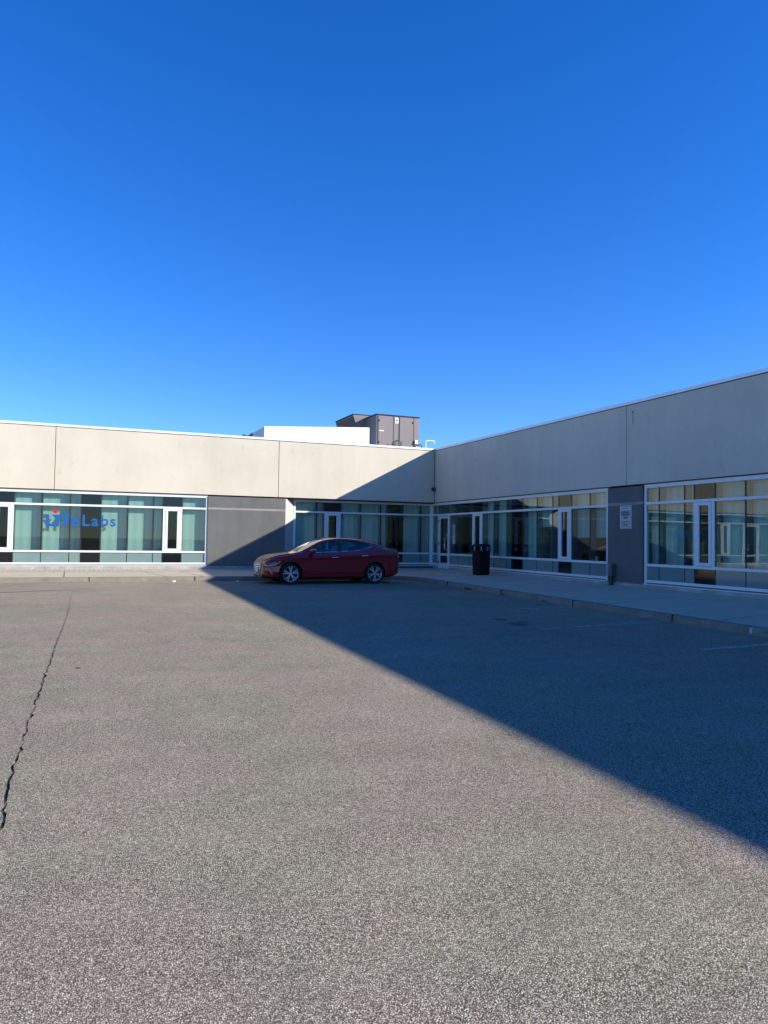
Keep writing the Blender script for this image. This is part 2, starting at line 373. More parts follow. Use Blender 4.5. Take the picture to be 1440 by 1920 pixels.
# ------------------------------------------------------------------ kerb and pavement
KW, KH = 0.17, 0.138
FR = 1.25   # fillet radius of the inner corner
def path_off(off):
    """kerb line offset towards the building by off; left part along x, then inner corner, then towards the camera"""
    r = FR + off*0 
    cx, cy_ = KX-FR, KY-FR
    pts = [(-60.0, KY+off)] + [(x, KY+off) for x in np.linspace(-30, cx, 40)]
    rr = FR+off
    pts += [(cx+rr*math.sin(t), cy_+rr*math.cos(t)) for t in np.linspace(0, math.pi/2, 14)[1:]]
    pts += [(KX+off, y) for y in np.linspace(cy_, -20, 40)[1:]] + [(KX+off, -60.0)]
    return pts
offs = [(0.0, -0.15), (0.012, KH-.025), (0.03, KH-.005), (0.055, KH), (KW, KH+.002), (KW+.004, KH-.012)]
rows = []
bm = bmesh.new()
for off, h in offs: rows.append([bm.verts.new((x, y, gz(y)+h)) for x, y in path_off(off)])
for r0, r1 in zip(rows, rows[1:]):
    for i in range(len(r0)-1): bm.faces.new((r0[i], r0[i+1], r1[i+1], r1[i]))
ko = struct(link('kerb', bm, 'kerb', smooth=40), 'worn concrete kerb edging the pavement round the lot corner', 'kerb')
# dark joints in the kerb: thin recess-coloured slits standing 2 mm proud
bm = bmesh.new()
for x in (-5.2, -2.1, 0.28, 3.3, 6.4):
    box(bm, x-.006, x+.006, KY-.002, KY+KW, gz(KY), gz(KY)+KH+.003)
for y in (20.2, 17.1, 14.0, 10.95, 7.9, 4.8):
    box(bm, KX-.002, KX+KW, y-.006, y+.006, gz(y), gz(y)+KH+.004)
struct(link('kerb_joint', bm, 'crack'), 'dark joints across the concrete kerb', 'kerb joint')
# pavement sheet: from the back of the kerb to the walls
inner = path_off(KW+.004)
def wall_pt(i, n):
    pass
bm = bmesh.new()
a_row, b_row = [], []
for (x, y) in inner:
    a_row.append((x, y, gz(y)+KH-.012 if False else gz(y)+KH-.010))
L = len(inner)
cxr = KX-FR
for (x, y) in inner:
    if x <= cxr+1e-6: b_row.append((x, VW+.6, WL+.006))
    elif y <= KY-FR+1e-6: b_row.append((UW+.2, y, WR+.004))
    else:
        t = math.atan2(x-cxr, y-(KY-FR))
        q = t/(math.pi/2)
        b_row.append((cxr+(UW+.2-cxr)*min(1, q*2), VW+.6-(VW+.6-(KY-FR))*max(0, q*2-1), WL+(WR-WL)*q))
va = [bm.verts.new(p) for p in a_row]; vb = [bm.verts.new(p) for p in b_row]
vm = [bm.verts.new([(p[i]+q[i])/2 for i in range(3)]) for p, q in zip(a_row, b_row)]
for i in range(L-1):
    bm.faces.new((va[i], va[i+1], vm[i+1], vm[i])); bm.faces.new((vm[i], vm[i+1], vb[i+1], vb[i]))
struct(link('pavement', bm, 'walk'), 'pale concrete pavement along both wings', 'pavement')
def wz(y): # pavement height on the left pavement at depth y
    z0 = gz(KY)+KH-.010
    return z0+(WL+.006-z0)*(y-KY-KW)/(VW+.6-KY-KW)
def wzx(x, y):
    z0 = gz(y)+KH-.010
    return z0+(WR+.004-z0)*(x-KX-KW)/(UW+.2-KX-KW)
# paver band by the left wall
bm = bmesh.new()
bm.faces.new([bm.verts.new((x, y, wz(y)+.004)) for x, y in ((-30, 25.9), (6.9, 25.9), (6.9, VW-.02), (-30, VW-.02))])
struct(link('paver_strip', bm, 'pavers'), 'strip of square pavers along the foot of the left wall', 'paving')
bm = bmesh.new()
for x, sk in ((-7.5, 0), (-5.1, .1), (-2.6, 0), (-0.45, .03), (2.0, .5), (3.1, .55), (5.6, .1), (7.6, 0)):
    bm.faces.new([bm.verts.new((xx, yy, wz(yy)+.004)) for xx, yy in ((x, 25.88), (x+.02, 25.88), (x+sk+.02, KY+KW+.02), (x+sk, KY+KW+.02))])
for y in (19.3, 16.2, 13.1, 10.0, 6.9, 3.8):
    bm.faces.new([bm.verts.new((xx, yy, wzx(xx, yy)+.004)) for xx, yy in ((KX+KW+.02, y), (KX+KW+.02, y+.012), (UW-.1, y+.012), (UW-.1, y))])
struct(link('pavement_joint', bm, 'crack'), 'thin dark joints between the pavement slabs', 'joint')

# ------------------------------------------------------------------ office building
bld = empty('office_building', (UF, VF, WL))
tag(bld, 'L-shaped one-storey office building with beige concrete fascia over long window bands', 'office building')
bpy.context.view_layer.update()
INV = Matrix.Translation((-UF, -VF, -WL))
def part(name, bm, mat, parent=bld, smooth=None, **kw):
    """bm is in world coordinates; parts hang under the building whose origin is the corner"""
    root = bld
    bm.transform(INV)
    return link(name, bm, mat, parent, smooth)
def FL(a, d, z): return Vector((a, -d, z))          # left wing: a = x, d = distance towards the camera measured as -y
def FR_(a, d, z): return Vector((-d, a, z))         # right wing: a = y, d as -x
# plain facade-coordinate helper: d measured from given plane, positive outwards
def mapL(plane): return lambda a, d, z: Vector((a, plane-d, z))
def mapR(plane): return lambda a, d, z: Vector((plane-d, a, z))
XL, YR = -24.0, -20.0
# structural shell
bm = bmesh.new()
box(bm, XL, UF+16, VF+.20, VF+.42, ZF-.02, ZT-.12)      # left backing wall above the windows
part('parapet_wall', bm, 'joint')
bm = bmesh.new()
box(bm, UF+.20, UF+.42, YR, VF+.19, ZF-.02, ZT-.12)
part('parapet_wall', bm, 'joint')
bm = bmesh.new()
box(bm, XL, UF+16, VF+.43, VF+17, RT-.2, RT); box(bm, UF+.43, UF+16, YR, VF+.42, RT-.2, RT)
part('roof', bm, 'roof')
bm = bmesh.new()   # outer back walls
box(bm, XL, UF+16, VF+17, VF+17.2, WL-.2, ZT-.2); box(bm, UF+16, UF+16.2, YR, VF+17.2, WL-.2, ZT-.2)
box(bm, XL-.2, XL, VF+.2, VF+17.2, WL-.2, ZT-.2); box(bm, UF+.2, UF+16.2, YR-.2, YR, WL-.2, ZT-.2)
part('back_wall', bm, 'grey')
# rooms behind the glass
bm = bmesh.new()
box(bm, XL, UF+.5, VF+5.0, VF+5.1, WL, 3.2); box(bm, UF+5.0, UF+5.1, YR, VF+5, WL, 3.2)
for x in (-9, 4.8): box(bm, x, x+.1, VF+.6, VF+5, WL, 3.2)
box(bm, UF+.6, UF+5, 15.6, 15.75, WL, 3.2); box(bm, UF+.6, UF+5, 6.6, 6.75, WL, 3.2)
part('room_wall', bm, 'inside')
bm = bmesh.new()
box(bm, XL, UF+5.1, VF+.25, VF+5.1, WL-.1, WL+.05); box(bm, UF+.25, UF+5.1, YR, VF+.24, WL-.1, WL+.05)
part('room_floor', bm, 'inside_floor')
bm = bmesh.new()
box(bm, XL, UF+5.1, VF+.45, VF+5.1, 3.2, 3.3); box(bm, UF+.45, UF+5.1, YR, VF+.44, 3.2, 3.3)
part('ceiling', bm, 'inside')
# fascia panels
jl = [-24.0, -16.24, -8.55, -0.855, 6.839, UF]
for a0, a1 in zip(jl, jl[1:]):
    bm = bmesh.new(); e1 = .0 if a1 == UF else .009
    box8(bm, mapL(VF), a0+.009, a1-e1 - (.012 if a1 == UF else 0), -.2, 0, ZF, ZC-.002, .006)
    part('fascia_panel', bm, 'beige')
jr = [27.285-.012, 15.751, 8.06, .37, -7.3, -20.0]
for a1, a0 in zip(jr, jr[1:]):
    bm = bmesh.new(); box8(bm, mapR(UF), a0+.009, a1-.009, -.2, 0, ZF, ZC-.002, .006)
    part('fascia_panel', bm, 'beige')
bm = bmesh.new(); cyl(bm, (UF+.002, 15.50, 5.02), (UF-.003, 15.50, 5.02), .03, n=10); box(bm, UF-.0025, UF+.001, 15.492, 15.508, 4.72, 4.99)
part('weep_hole', bm, 'grey')
# soffit strips between fascia and windows
bm = bmesh.new()
box8(bm, mapL(VF), XL, UF+.1, -.55, -.201, ZF-.045, ZF-.022)
box8(bm, mapR(UF), YR, VF-.02, -.30, -.201, ZF-.045, ZF-.022)
part('soffit', bm, 'grey')
# coping with seams
def coping(fmap, cuts):
    bm = bmesh.new()
    for a0, a1 in zip(cuts, cuts[1:]):
        box8(bm, fmap, a0+.003, a1-.003, -.45, .028, ZC+.012, ZT, .006)
    return bm
cl = [-24, -19, -16.3, -13.7, -11.1, -8.5, -5.95, -3.4, -0.855, 1.69, 4.21, 6.70, 9.22, 11.75, UF-.03]
part('coping', coping(mapL(VF), cl), 'coping')
crr = [YR, -17, -14, -11, -8, -5, -2.2, .37, 2.9, 5.5, 8.06, 10.6, 13.2, 15.75, 18.3, 20.9, 23.4, 25.9, VF-.027]
part('coping', coping(mapR(UF), crr), 'coping')
bm = bmesh.new(); box(bm, UF-.027, UF+.45, VF-.026, VF+.45, ZC+.012, ZT-.002); part('coping', bm, 'coping')
bm = bmesh.new(); box8(bm, mapL(VF), XL, UF-.03, -.2, -.004, ZC-.002, ZC+.012); box8(bm, mapR(UF), YR, VF-.03, -.2, -.004, ZC-.002, ZC+.012)
part('coping_gap', bm, 'joint')
# piers
def pier(fmap, a0, a1, name='pier_wall', dback=-.25):
    bm = bmesh.new(); ft = -.03
    box8(bm, fmap, a0, a1, dback, ft, WL+.10, 2.585, .004); box8(bm, fmap, a0, a1, dback, ft, 2.655, ZF-.05, .004)
    o = part(name, bm, 'grey')
    bm = bmesh.new(); box8(bm, fmap, a0, a1, dback, ft-.004, 2.585, 2.655); part('wall_band', bm, 'grey_band', o)
    bm = bmesh.new(); box8(bm, fmap, a0, a1, dback, ft+.02, WL-.2, WL+.098); part('wall_base', bm, 'base', o)
    return o
pier(mapL(VF), 4.262, 7.141)
pier(mapL(VF), XL, -7.35)
pier(mapR(UF), 15.172, 16.535)
pier(mapR(UF), YR, 8.9)
# splayed reveal of bare concrete beside the recessed window
def reveal_piece(z0, z1, mat, off=0):
    bm = bmesh.new()
    prism(bm, [(7.1415, VF+.03+off, z0), (7.56, V2-.02+off, z0), (7.56, V2+.2, z0), (7.1415, V2+.2, z0)], (0, 0, z1-z0)); return bm
rv = part('reveal', reveal_piece(WL+.1, ZF-.05, 'reveal'), 'reveal')
bm = bmesh.new(); box8(bm, mapL(V2), 7.05, UF+.6, -.5, .02, WL-.2, WL+.098); part('wall_base', bm, 'base')
bm = bmesh.new(); box8(bm, mapL(VF), -7.35, 4.262, -.3, -.02, WL-.2, WL+.098); part('wall_base', bm, 'base')
bm = bmesh.new()
for a0, a1 in ((16.535, 26.02), (27.10, VF+.1), (8.9, 15.172)): box8(bm, mapR(UF), a0, a1, -.3, -.02, WL-.2, WL+.098)
part('wall_base', bm, 'base')

# ---- window bands
def window(fmap, bays, sgn, label=None, bottom=True, zhead=3.085, endposts=(True, True), plane_d=0.0, wide_post=.075):
    """bays: list of (a0, a1, type, blind) ordered by increasing a. types: w pane, c casement, d dark bay, o door (left open here)"""
    fr = bmesh.new()
    A0, A1 = bays[0][0], bays[-1][1]
    def hbar(z0, z1, d=.03, skip_doors=False):
        segs = []; cur = A0
        for a0, a1, t, b in bays:
            if skip_doors and t == 'o': segs.append((cur, a0)); cur = a1
        segs.append((cur, A1))
        for s0, s1 in segs:
            if s1-s0 > .02: box8(fr, fmap, s0, s1, -.06, d, z0, z1, .004)
    hbar(zhead-.095, zhead)
    hbar(ZTR-.034, ZTR+.034)
    hbar(ZS-.034, ZS+.034, skip_doors=True)
    hbar(ZB-.030, ZB+.038, skip_doors=True)
    hbar(WL+.1, WL+.122, d=.075, skip_doors=True)
    for s, a in ((0, A0), (1, A1)):
        if endposts[s]:
            w_ = wide_post
            box8(fr, fmap, a if s == 0 else a-w_, a+w_ if s == 0 else a, -.061, .033, WL+.123, zhead-.001, .004)
    for a0, a1, t, b in bays:
        if t == 'c':
            pw = .085
            for c in (a0, a1-pw): box8(fr, fmap, c, c+pw, -.05, .028, ZS+.034, ZTR-.034, .004)
    win = part('window', fr, 'alu')
    if label: win['label'] = label
    def one(name, mat, *q):
        bm = bmesh.new(); box8(bm, fmap, *q); return part(name, bm, mat, win)
    for a0, a1, t, b in bays:
        dark = t in 'cd'
        one('upper_pane', 'dark_glass' if dark else 'glass', a0, a1, -.012, -.004, ZTR+.034, zhead-.095)
        if t in 'wd': one('pane', 'dark_glass' if dark else 'glass', a0, a1, -.012, -.004, ZS+.034, ZTR-.034)
        if t != 'o': one('dark_panel' if dark else 'spandrel_panel', 'spandrel_dark' if dark else 'spandrel', a0, a1, -.03, -.004, ZB+.038, ZS-.034)
        if abs(a0-A0) > .05 and t != 'o':
            bm = bmesh.new()
            box8(bm, fmap, a0-.013, a0+.013, -.014, -.001, ZB+.039, ZS-.035)
            box8(bm, fmap, a0-.020, a0+.020, -.014, -.0012, ZTR+.035, zhead-.096)
            box8(bm, fmap, a0-.020, a0+.020, -.014, -.0012, ZS+.035, ZTR-.035)
            part('sealant_joint', bm, 'silicone', win)
        one('mullion', 'mull', a0-.03, a0+.03, -.20, -.016, ZS, zhead-.05)
    one('mullion', 'mull', A1-.03, A1+.03, -.20, -.016, ZS, zhead-.05)
    one('inner_transom', 'mull', A0, A1, -.20, -.062, ZTR-.04, ZTR+.04); one('inner_sill', 'mull', A0, A1, -.25, -.062, ZS-.03, ZS+.02)
    one('inner_wall', 'mull', A0, A1, -.22, -.07, WL+.05, ZS-.031)
    one('window_head', 'mull', A0, A1, -.35, -.0615, zhead-.095, ZF+.05)
    for a0, a1, t, b in bays:
        if t == 'c':
            bm = bmesh.new(); p = .092; q = .078; z0, z1 = ZS+.04, ZTR-.04
            for x0, x1, y0, y1 in ((a0+p, a0+p+q, z0, z1), (a1-p-q, a1-p, z0, z1), (a0+p+q, a1-p-q, z0, z0+q), (a0+p+q, a1-p-q, z1-q, z1)):
                box8(bm, fmap, x0, x1, -.04, .036, y0, y1, .004)
            cs = part('casement', bm, 'alu', win)
        if t == 'c':
            bm = bmesh.new(); box8(bm, fmap, a0+.17, a1-.17, -.012, .0, ZS+.118, ZTR-.118); part('casement_glass', bm, 'dark_glass', win)
        if b:
            zb = b if isinstance(b, float) else ZS+.03
            bm = bmesh.new()
            n = max(2, int((a1-a0)/.127)); 
            f0 = fmap
            # vertical vanes, slightly turned and overlapping
            for i in range(n):
                c0 = a0+.035+(a1-a0-.07)*i/n; c1 = a0+.035+(a1-a0-.07)*(i+1)/n+.012
                tw = .010
                v = [bm.verts.new(f0(x, d, z)) for x, d, z in ((c0, -.215-tw, zb), (c1, -.215+tw, zb), (c1, -.215+tw, 3.0), (c0, -.215-tw, 3.0))]
                bm.faces.new(v)
            part('blind', bm, 'blind', win)
    return win
W1 = [(-7.3, -6.4, 'w', 1), (-6.4, -5.5, 'w', 1), (-5.5, -4.6, 'w', 1), (-4.6, -3.5, 'o', 0), (-3.5, -2.647, 'w', 1), (-2.647, -2.057, 'c', 0), (-2.057, -1.213, 'w', 1), (-1.213, -.341, 'w', 1), (-.341, .016, 'w', 1),
      (.016, .635, 'd', 0), (.635, 1.513, 'w', 1), (1.513, 2.378, 'w', 1), (2.378, 2.70, 'w', 1), (2.70, 3.36, 'c', 0), (3.36, 4.262, 'w', 1)]
w1 = window(mapL(VW), W1, 1, 'sunlit window band with blue lettering and pale blinds')
W2 = [(7.56, 8.49, 'w', 1), (8.49, 8.80, 'w', 1), (8.80, 9.47, 'c', 0), (9.47, 10.31, 'w', 1), (10.31, 11.18, 'w', 1), (11.18, 11.50, 'w', 1), (11.50, 12.15, 'd', 0), (12.15, 12.97, 'w', 1), (12.97, 13.44, 'w', 1)]
w2 = window(mapL(V2), W2, 1, 'recessed window band in shade behind the car')
WB = [(16.56, 17.394, 'w', 1.72), (17.394, 18.25, 'w', 1.72), (18.25, 18.89, 'c', 0), (18.89, 19.204, 'w', 2.1), (19.204, 20.055, 'w', 2.05), (20.055, 20.872, 'w', 1), (20.872, 21.557, 'd', 0), (21.557, 21.862, 'w', 1),
      (21.862, 22.709, 'w', 1), (22.709, 23.50, 'w', 1), (23.50, 24.22, 'c', 0), (24.22, 24.488, 'w', 0), (24.488, 25.377, 'w', 0), (25.377, 26.09, 'w', 0), (26.09, 27.05, 'o', 0), (27.05, 27.68, 'w', 1)]
w3 = window(mapR(UW), WB, -1, 'shaded window band with glass door by the inner corner', endposts=(True, True), wide_post=.075)
WC = [(8.9, 9.75, 'w', 1), (9.75, 10.6, 'w', 1), (10.6, 11.37, 'w', 1), (11.37, 12.034, 'w', 1), (12.034, 12.874, 'w', 1), (12.874, 13.50, 'c', 0), (13.50, 13.807, 'w', 1), (13.807, 14.659, 'w', 1), (14.659, 15.15, 'w', 1)]
w4 = window(mapR(UW), WC, -1, 'shaded window band at the right edge reflecting the sunlit wing')
# corner post
bm = bmesh.new(); box(bm, UW-.06, UW+.06, V2-.07, V2+.06, WL+.10, ZF-.05, .004); part('corner_post', bm, 'alu')
# glass doors
def door(fmap, a0, a1, handle_at, label=None):
    fr = bmesh.new()
    for c in (a0, a1-.06): box8(fr, fmap, c, c+.06, -.06, .034, WL+.01, ZTR-.034, .004)
    jamb = part('door_frame', fr, 'alu')
    bm = bmesh.new(); i0, i1 = a0+.068, a1-.068
    z0, z1 = WL+.03, ZTR-.05
    for x0, x1, y0, y1 in ((i0, i0+.085, z0, z1), (i1-.085, i1, z0, z1), (i0+.085, i1-.085, z0, z0+.22), (i0+.085, i1-.085, z1-.10, z1), (i0+.085, i1-.085, ZS-.06, ZS+.03)):
        box8(bm, fmap, x0, x1, -.035, .012, y0, y1, .003)
    d = part('door', bm, 'alu')
    if label: d['label'] = label
    bm = bmesh.new(); box8(bm, fmap, i0+.085, i1-.085, -.015, -.008, z0+.22, ZS-.06); box8(bm, fmap, i0+.085, i1-.085, -.015, -.008, ZS+.03, z1-.10)
    part('door_glass', bm, 'dark_glass', d)
    bm = bmesh.new(); h = handle_at
    s = 1 if handle_at < (a0+a1)/2 else -1
    tube(bm, [fmap(h, .012, 1.66), fmap(h+s*.02, .07, 1.66), fmap(h+s*.10, .085, 1.66), fmap(h+s*.12, .085, 1.63), fmap(h+s*.12, .085, 1.25), fmap(h+s*.10, .085, 1.22), fmap(h+s*.02, .07, 1.22), fmap(h, .012, 1.22)], .014, 8)
    cyl(bm, fmap(h+s*.06, .012, 1.80), fmap(h+s*.06, .05, 1.80), .032, .028)
    part('door_handle', bm, 'steel', d, smooth=40)
    bm = bmesh.new()
    for z in (z0+.25, 1.45, z1-.2): cyl(bm, fmap((i1 if s > 0 else i0), .034, z-.06), fmap((i1 if s > 0 else i0), .034, z+.06), .016)
    part('hinge', bm, 'dark_metal', d)
    return d
door(mapR(UW), 26.09, 27.05, 26.09+.15, 'narrow glass door in the inner corner')
door(mapL(VW), -4.6, -3.5, -3.65, 'glass door left of the photo')

# ------------------------------------------------------------------ vinyl lettering on the left window
# built flat on the outer face of the glass
def lettering():
    yf = VW+.004-.0025
    def poly(bm, pts): prism(bm, [(x, yf, z) for x, z in pts], (0, -.0015, 0))
    blue = bmesh.new()
    poly(blue, [(-1.085, 2.262), (-.985, 2.262), (-.985, 1.955), (-.80, 1.955), (-.80, 1.862), (-1.085, 1.862)])
    # figure: swoosh arm and leg
    top = [(-.945, 2.235), (-.90, 2.262), (-.78, 2.262), (-.665, 2.285), (-.60, 2.275)]
    poly(blue, [(-.93, 2.252), (-.70, 2.256), (-.615, 2.285), (-.648, 2.20), (-.668, 2.10), (-.672, 1.862), (-.785, 1.862), (-.785, 2.02), (-.80, 2.12), (-.85, 2.20)])
    mt = lambda x, z: Matrix.Translation((x, yf-.001, z)) @ Matrix.Rotation(R(90), 4, 'X')
    text_bm(blue, 'f', .56, mt(-.485, 2.066), .030, .0008)
    text_bm(blue, 'e', .56, mt(-.185, 2.066), .022, .0008)
    for ch, x, w_ in (('L', .160, .5), ('a', .455, .5), ('b', .760, .5), ('s', 1.035, .5)):
        text_bm(blue, ch, .54, mt(x, 2.062), .010, .0008)
    red = bmesh.new(); cyl(red, (-.80, yf, 2.375), (-.80, yf-.0015, 2.375), .075, n=28)
    o = link('window_lettering', blue, 'logo_blue')
    tag(o, 'blue LifeLabs vinyl lettering with a red dot on the sunlit window', 'lettering')
    o['label'] = 'blue vinyl lettering with a red dot stuck on the sunlit left window'
    link('red_dot', red, 'logo_red', o)
lettering()

# ------------------------------------------------------------------ things on the walls and pavement
fR = mapR(UF)
# notice sign on the grey pier
def wall_sign():
    bm = bmesh.new(); y0, y1, z0, z1 = 15.575, 16.02, 1.955, 2.575
    box8(bm, mapR(UF), y0, y1, -.03, -.018, z0, z1, .003)
    o = link('wall_sign', bm, 'sign_white')
    tag(o, 'white notice sign with black text on the dark grey pier', 'sign')
    bm = bmesh.new(); xm = UF+.018-.0012; ym = (y0+y1)/2
    base = Matrix.Rotation(R(-90), 4, 'Z') @ Matrix.Rotation(R(90), 4, 'X')
    def line(s, z, size, bold=0.0):
        text_bm(bm, s, size, Matrix.Translation((xm, ym, z)) @ base, bold, .0008)
    line('PARKING', 2.333, .082, .0035)
    line('ONLY', 2.246, .082, .0035)
    rs = random.Random(5)
    def dashes(z, h, half):          # lines too small to read: word-length strokes
        y = ym+half
        while y > ym-half+.02:
            l = min(rs.uniform(.035, .085), y-(ym-half)); box8(bm, mapR(UF), y-l, y, -.018, -.0168, z-h/2, z+h/2); y -= l+.014
    for z, h, half in ((2.497, .010, .13), (2.425, .020, .16), (2.390, .026, .175), (2.150, .017, .175), (2.108, .017, .175), (2.070, .019, .11), (2.030, .024, .135)): dashes(z, h, half)
    for z in (2.541, 1.976): box8(bm, mapR(UF), y0+.03, y1-.03, -.018, -.0165, z-.004, z+.004)
    link('sign_text', bm, 'ink', o)
wall_sign()
# number sticker on glass beside the door
bm = bmesh.new(); box8(bm, mapR(UW), 25.62, 25.84, -.002, .0, 1.44, 2.19)
o = link('door_sticker', bm, 'sign_white'); tag(o, 'narrow white sticker with a number on the glass beside the corner door', 'sticker')
bm = bmesh.new(); text_bm(bm, '2', .28, Matrix.Translation((UW-.001, 25.73, 1.98)) @ Matrix.Rotation(R(-90), 4, 'Z') @ Matrix.Rotation(R(90), 4, 'X'), .006, .0008)
box8(bm, mapR(UW), 25.65, 25.81, 0, .0015, 1.79, 1.805)
link('sticker_number', bm, 'ink', o)
# dome camera high in the inner corner
bm = bmesh.new(); c = Vector((UF-.09, VF-.10, 3.655))
cyl(bm, c+Vector((.06, .08, 0)), c+Vector((.0, .0, 0)), .085, .085, 20); sphere(bm, c, .085, 20, 10)
o = link('security_camera', bm, 'util', smooth=40); tag(o, 'small round security camera high in the inner corner of the walls', 'camera')
bm = bmesh.new(); sphere(bm, c+Vector((-.045, -.055, -.01)), .055, 16, 8); link('lens', bm, 'black_plastic', o, smooth=60)
# utility box with conduit at the pier foot
ub = empty('utility_box', (13.2, 16.3, WR)); tag(ub, 'grey utility box on a short black conduit at the foot of the pier', 'utility box')
bm = bmesh.new(); box(bm, .02, .20, -.12, .09, .225, .55, .015); link('cabinet', bm, 'util', ub)
bm = bmesh.new(); box(bm, -.0, .0195, -.02, .085, .235, .545, .006); link('cover', bm, 'alu_dull', ub)
bm = bmesh.new(); cyl(bm, (.07, -.04, -.02), (.07, -.04, .23), .062, n=16); cyl(bm, (.07, -.04, .19), (.07, -.04, .224), .075, n=16); link('conduit', bm, 'dark_metal', ub, smooth=40)

# litter bin
def bin_():
    x, y = 12.66, 22.2
    b = empty('litter_bin', (x, y, wzx(x, y)), R(6))
    b.scale = (.79, .79, .97)
    tag(b, 'tall black litter bin with an open hooded top on the shaded pavement', 'litter bin')
    def rring(bm, z, hw, rad, n=5):
        out = []
        for qx, qy, t0 in ((1, 1, 0), (-1, 1, 90), (-1, -1, 180), (1, -1, 270)):
            for i in range(n):
                t = R(t0+90*i/(n-1)); out.append(bm.verts.new((qx*(hw-rad)+rad*math.cos(t), qy*(hw-rad)+rad*math.sin(t), z)))
        return out
    def loft(bm, secs, cap=True):
        rs = [rring(bm, *s) for s in secs]
        for r0, r1 in zip(rs, rs[1:]):
            for i in range(len(r0)): bm.faces.new((r0[i], r0[(i+1) % len(r0)], r1[(i+1) % len(r0)], r1[i]))
        if cap: bm.faces.new(rs[0][::-1]); bm.faces.new(rs[-1])
    bm = bmesh.new(); loft(bm, [(0, .262, .05), (.02, .272, .06), (.55, .290, .06), (.56, .305, .06), (.60, .305, .06), (.61, .290, .06), (.80, .292, .06), (.82, .30, .06), (.84, .295, .06)])
    link('body', bm, 'bin_black', b, smooth=35)
    bm = bmesh.new()
    for sx in (-1, 1):
        for s2 in (-1, 1): box(bm, sx*.255-.035, sx*.255+.035, s2*.255-.035, s2*.255+.035, .84, 1.01, .008)
    box(bm, -.035, .035, -.285, -.245, .84, 1.01, .006); box(bm, -.285, -.245, -.035, .035, .84, 1.01, .006)
    link('post', bm, 'bin_black', b)
    bm = bmesh.new(); loft(bm, [(1.0, .295, .07), (1.03, .30, .07), (1.06, .285, .08), (1.085, .24, .09)]); link('hood', bm, 'bin_black', b, smooth=35)
bin_()
bm = bmesh.new(); lf = [(0, -.05, .004), (.022, -.02, .02), (.026, .02, .012), (0, .055, .004), (-.02, .02, .024), (-.024, -.02, .008)]
c0 = bm.verts.new((0, 0, .006)); lv = [bm.verts.new(p) for p in lf]
for i in range(6): bm.faces.new((c0, lv[i], lv[(i+1) % 6]))
bm.transform(Matrix.Translation((.02, 9.1, gz(9.1)+.003)) @ Matrix.Rotation(R(70), 4, 'Z') @ Matrix.Scale(.6, 4))
tag(link('dry_leaf', bm, 'leaf'), 'small dark dry leaf lying on sunlit asphalt right of the crack', 'leaf')
# litter
def scrap(x, y, r, z, label):
    bm = bmesh.new(); bmesh.ops.create_icosphere(bm, subdivisions=2, radius=r)
    rr = random.Random(int(x*100))
    for v in bm.verts: v.co *= rr.uniform(.7, 1.25); v.co.z *= .55
    bm.transform(Matrix.Translation((x, y, z+r*.4))); tag(link('paper_scrap', bm, 'litter'), label, 'litter')
scrap(2.63, 23.05, .055, gz(23), 'white scrap of crumpled paper in the sunlit gutter')
scrap(4.55, 23.1, .04, gz(23), 'white scrap of paper in the shaded gutter ahead of the car')
bm = bmesh.new(); box(bm, -.002, .002, -.026, .026, -.045, .045, .001); bm.transform(Matrix.Translation((KX+.004, 9.17, gz(9.17)+.075)) @ Matrix.Rotation(R(6), 4, 'Y'))
tag(link('kerb_marker', bm, 'sign_white'), 'small pale tag on the kerb face at the right edge', 'marker')
# weeds in the gutter
def weed(x, y, n, s, label):
    bm = bmesh.new(); rr = random.Random(int(y*10))
    for i in range(n):
        a = rr.uniform(0, 6.28); l = s*rr.uniform(.5, 1.2); ox, oy = rr.uniform(-s*1.6, s*.4), rr.uniform(-s*3, s*3)
        p = Vector((x+ox*.3, y+oy, gz(y))); q = p+Vector((math.cos(a)*l*.6, math.sin(a)*l*.6, l)); sd = Vector((-math.sin(a), math.cos(a), 0))*l*.14
        mid = (p+q)/2+Vector((0, 0, l*.15))
        bm.faces.new([bm.verts.new(t) for t in (p, mid-sd, q, mid+sd)])
    tag(link('weed_tuft', bm, 'weed'), label, 'weed')
weed(KX-.02, 18.85, 40, .06, 'small green weed tuft growing under the kerb near the corner')
weed(KX-.02, 17.0, 22, .045, 'thin green weed tuft under the kerb beside a short stall line')
weed(KX-.02, 15.1, 14, .04, 'tiny weed tuft under the kerb, nearest to the camera')

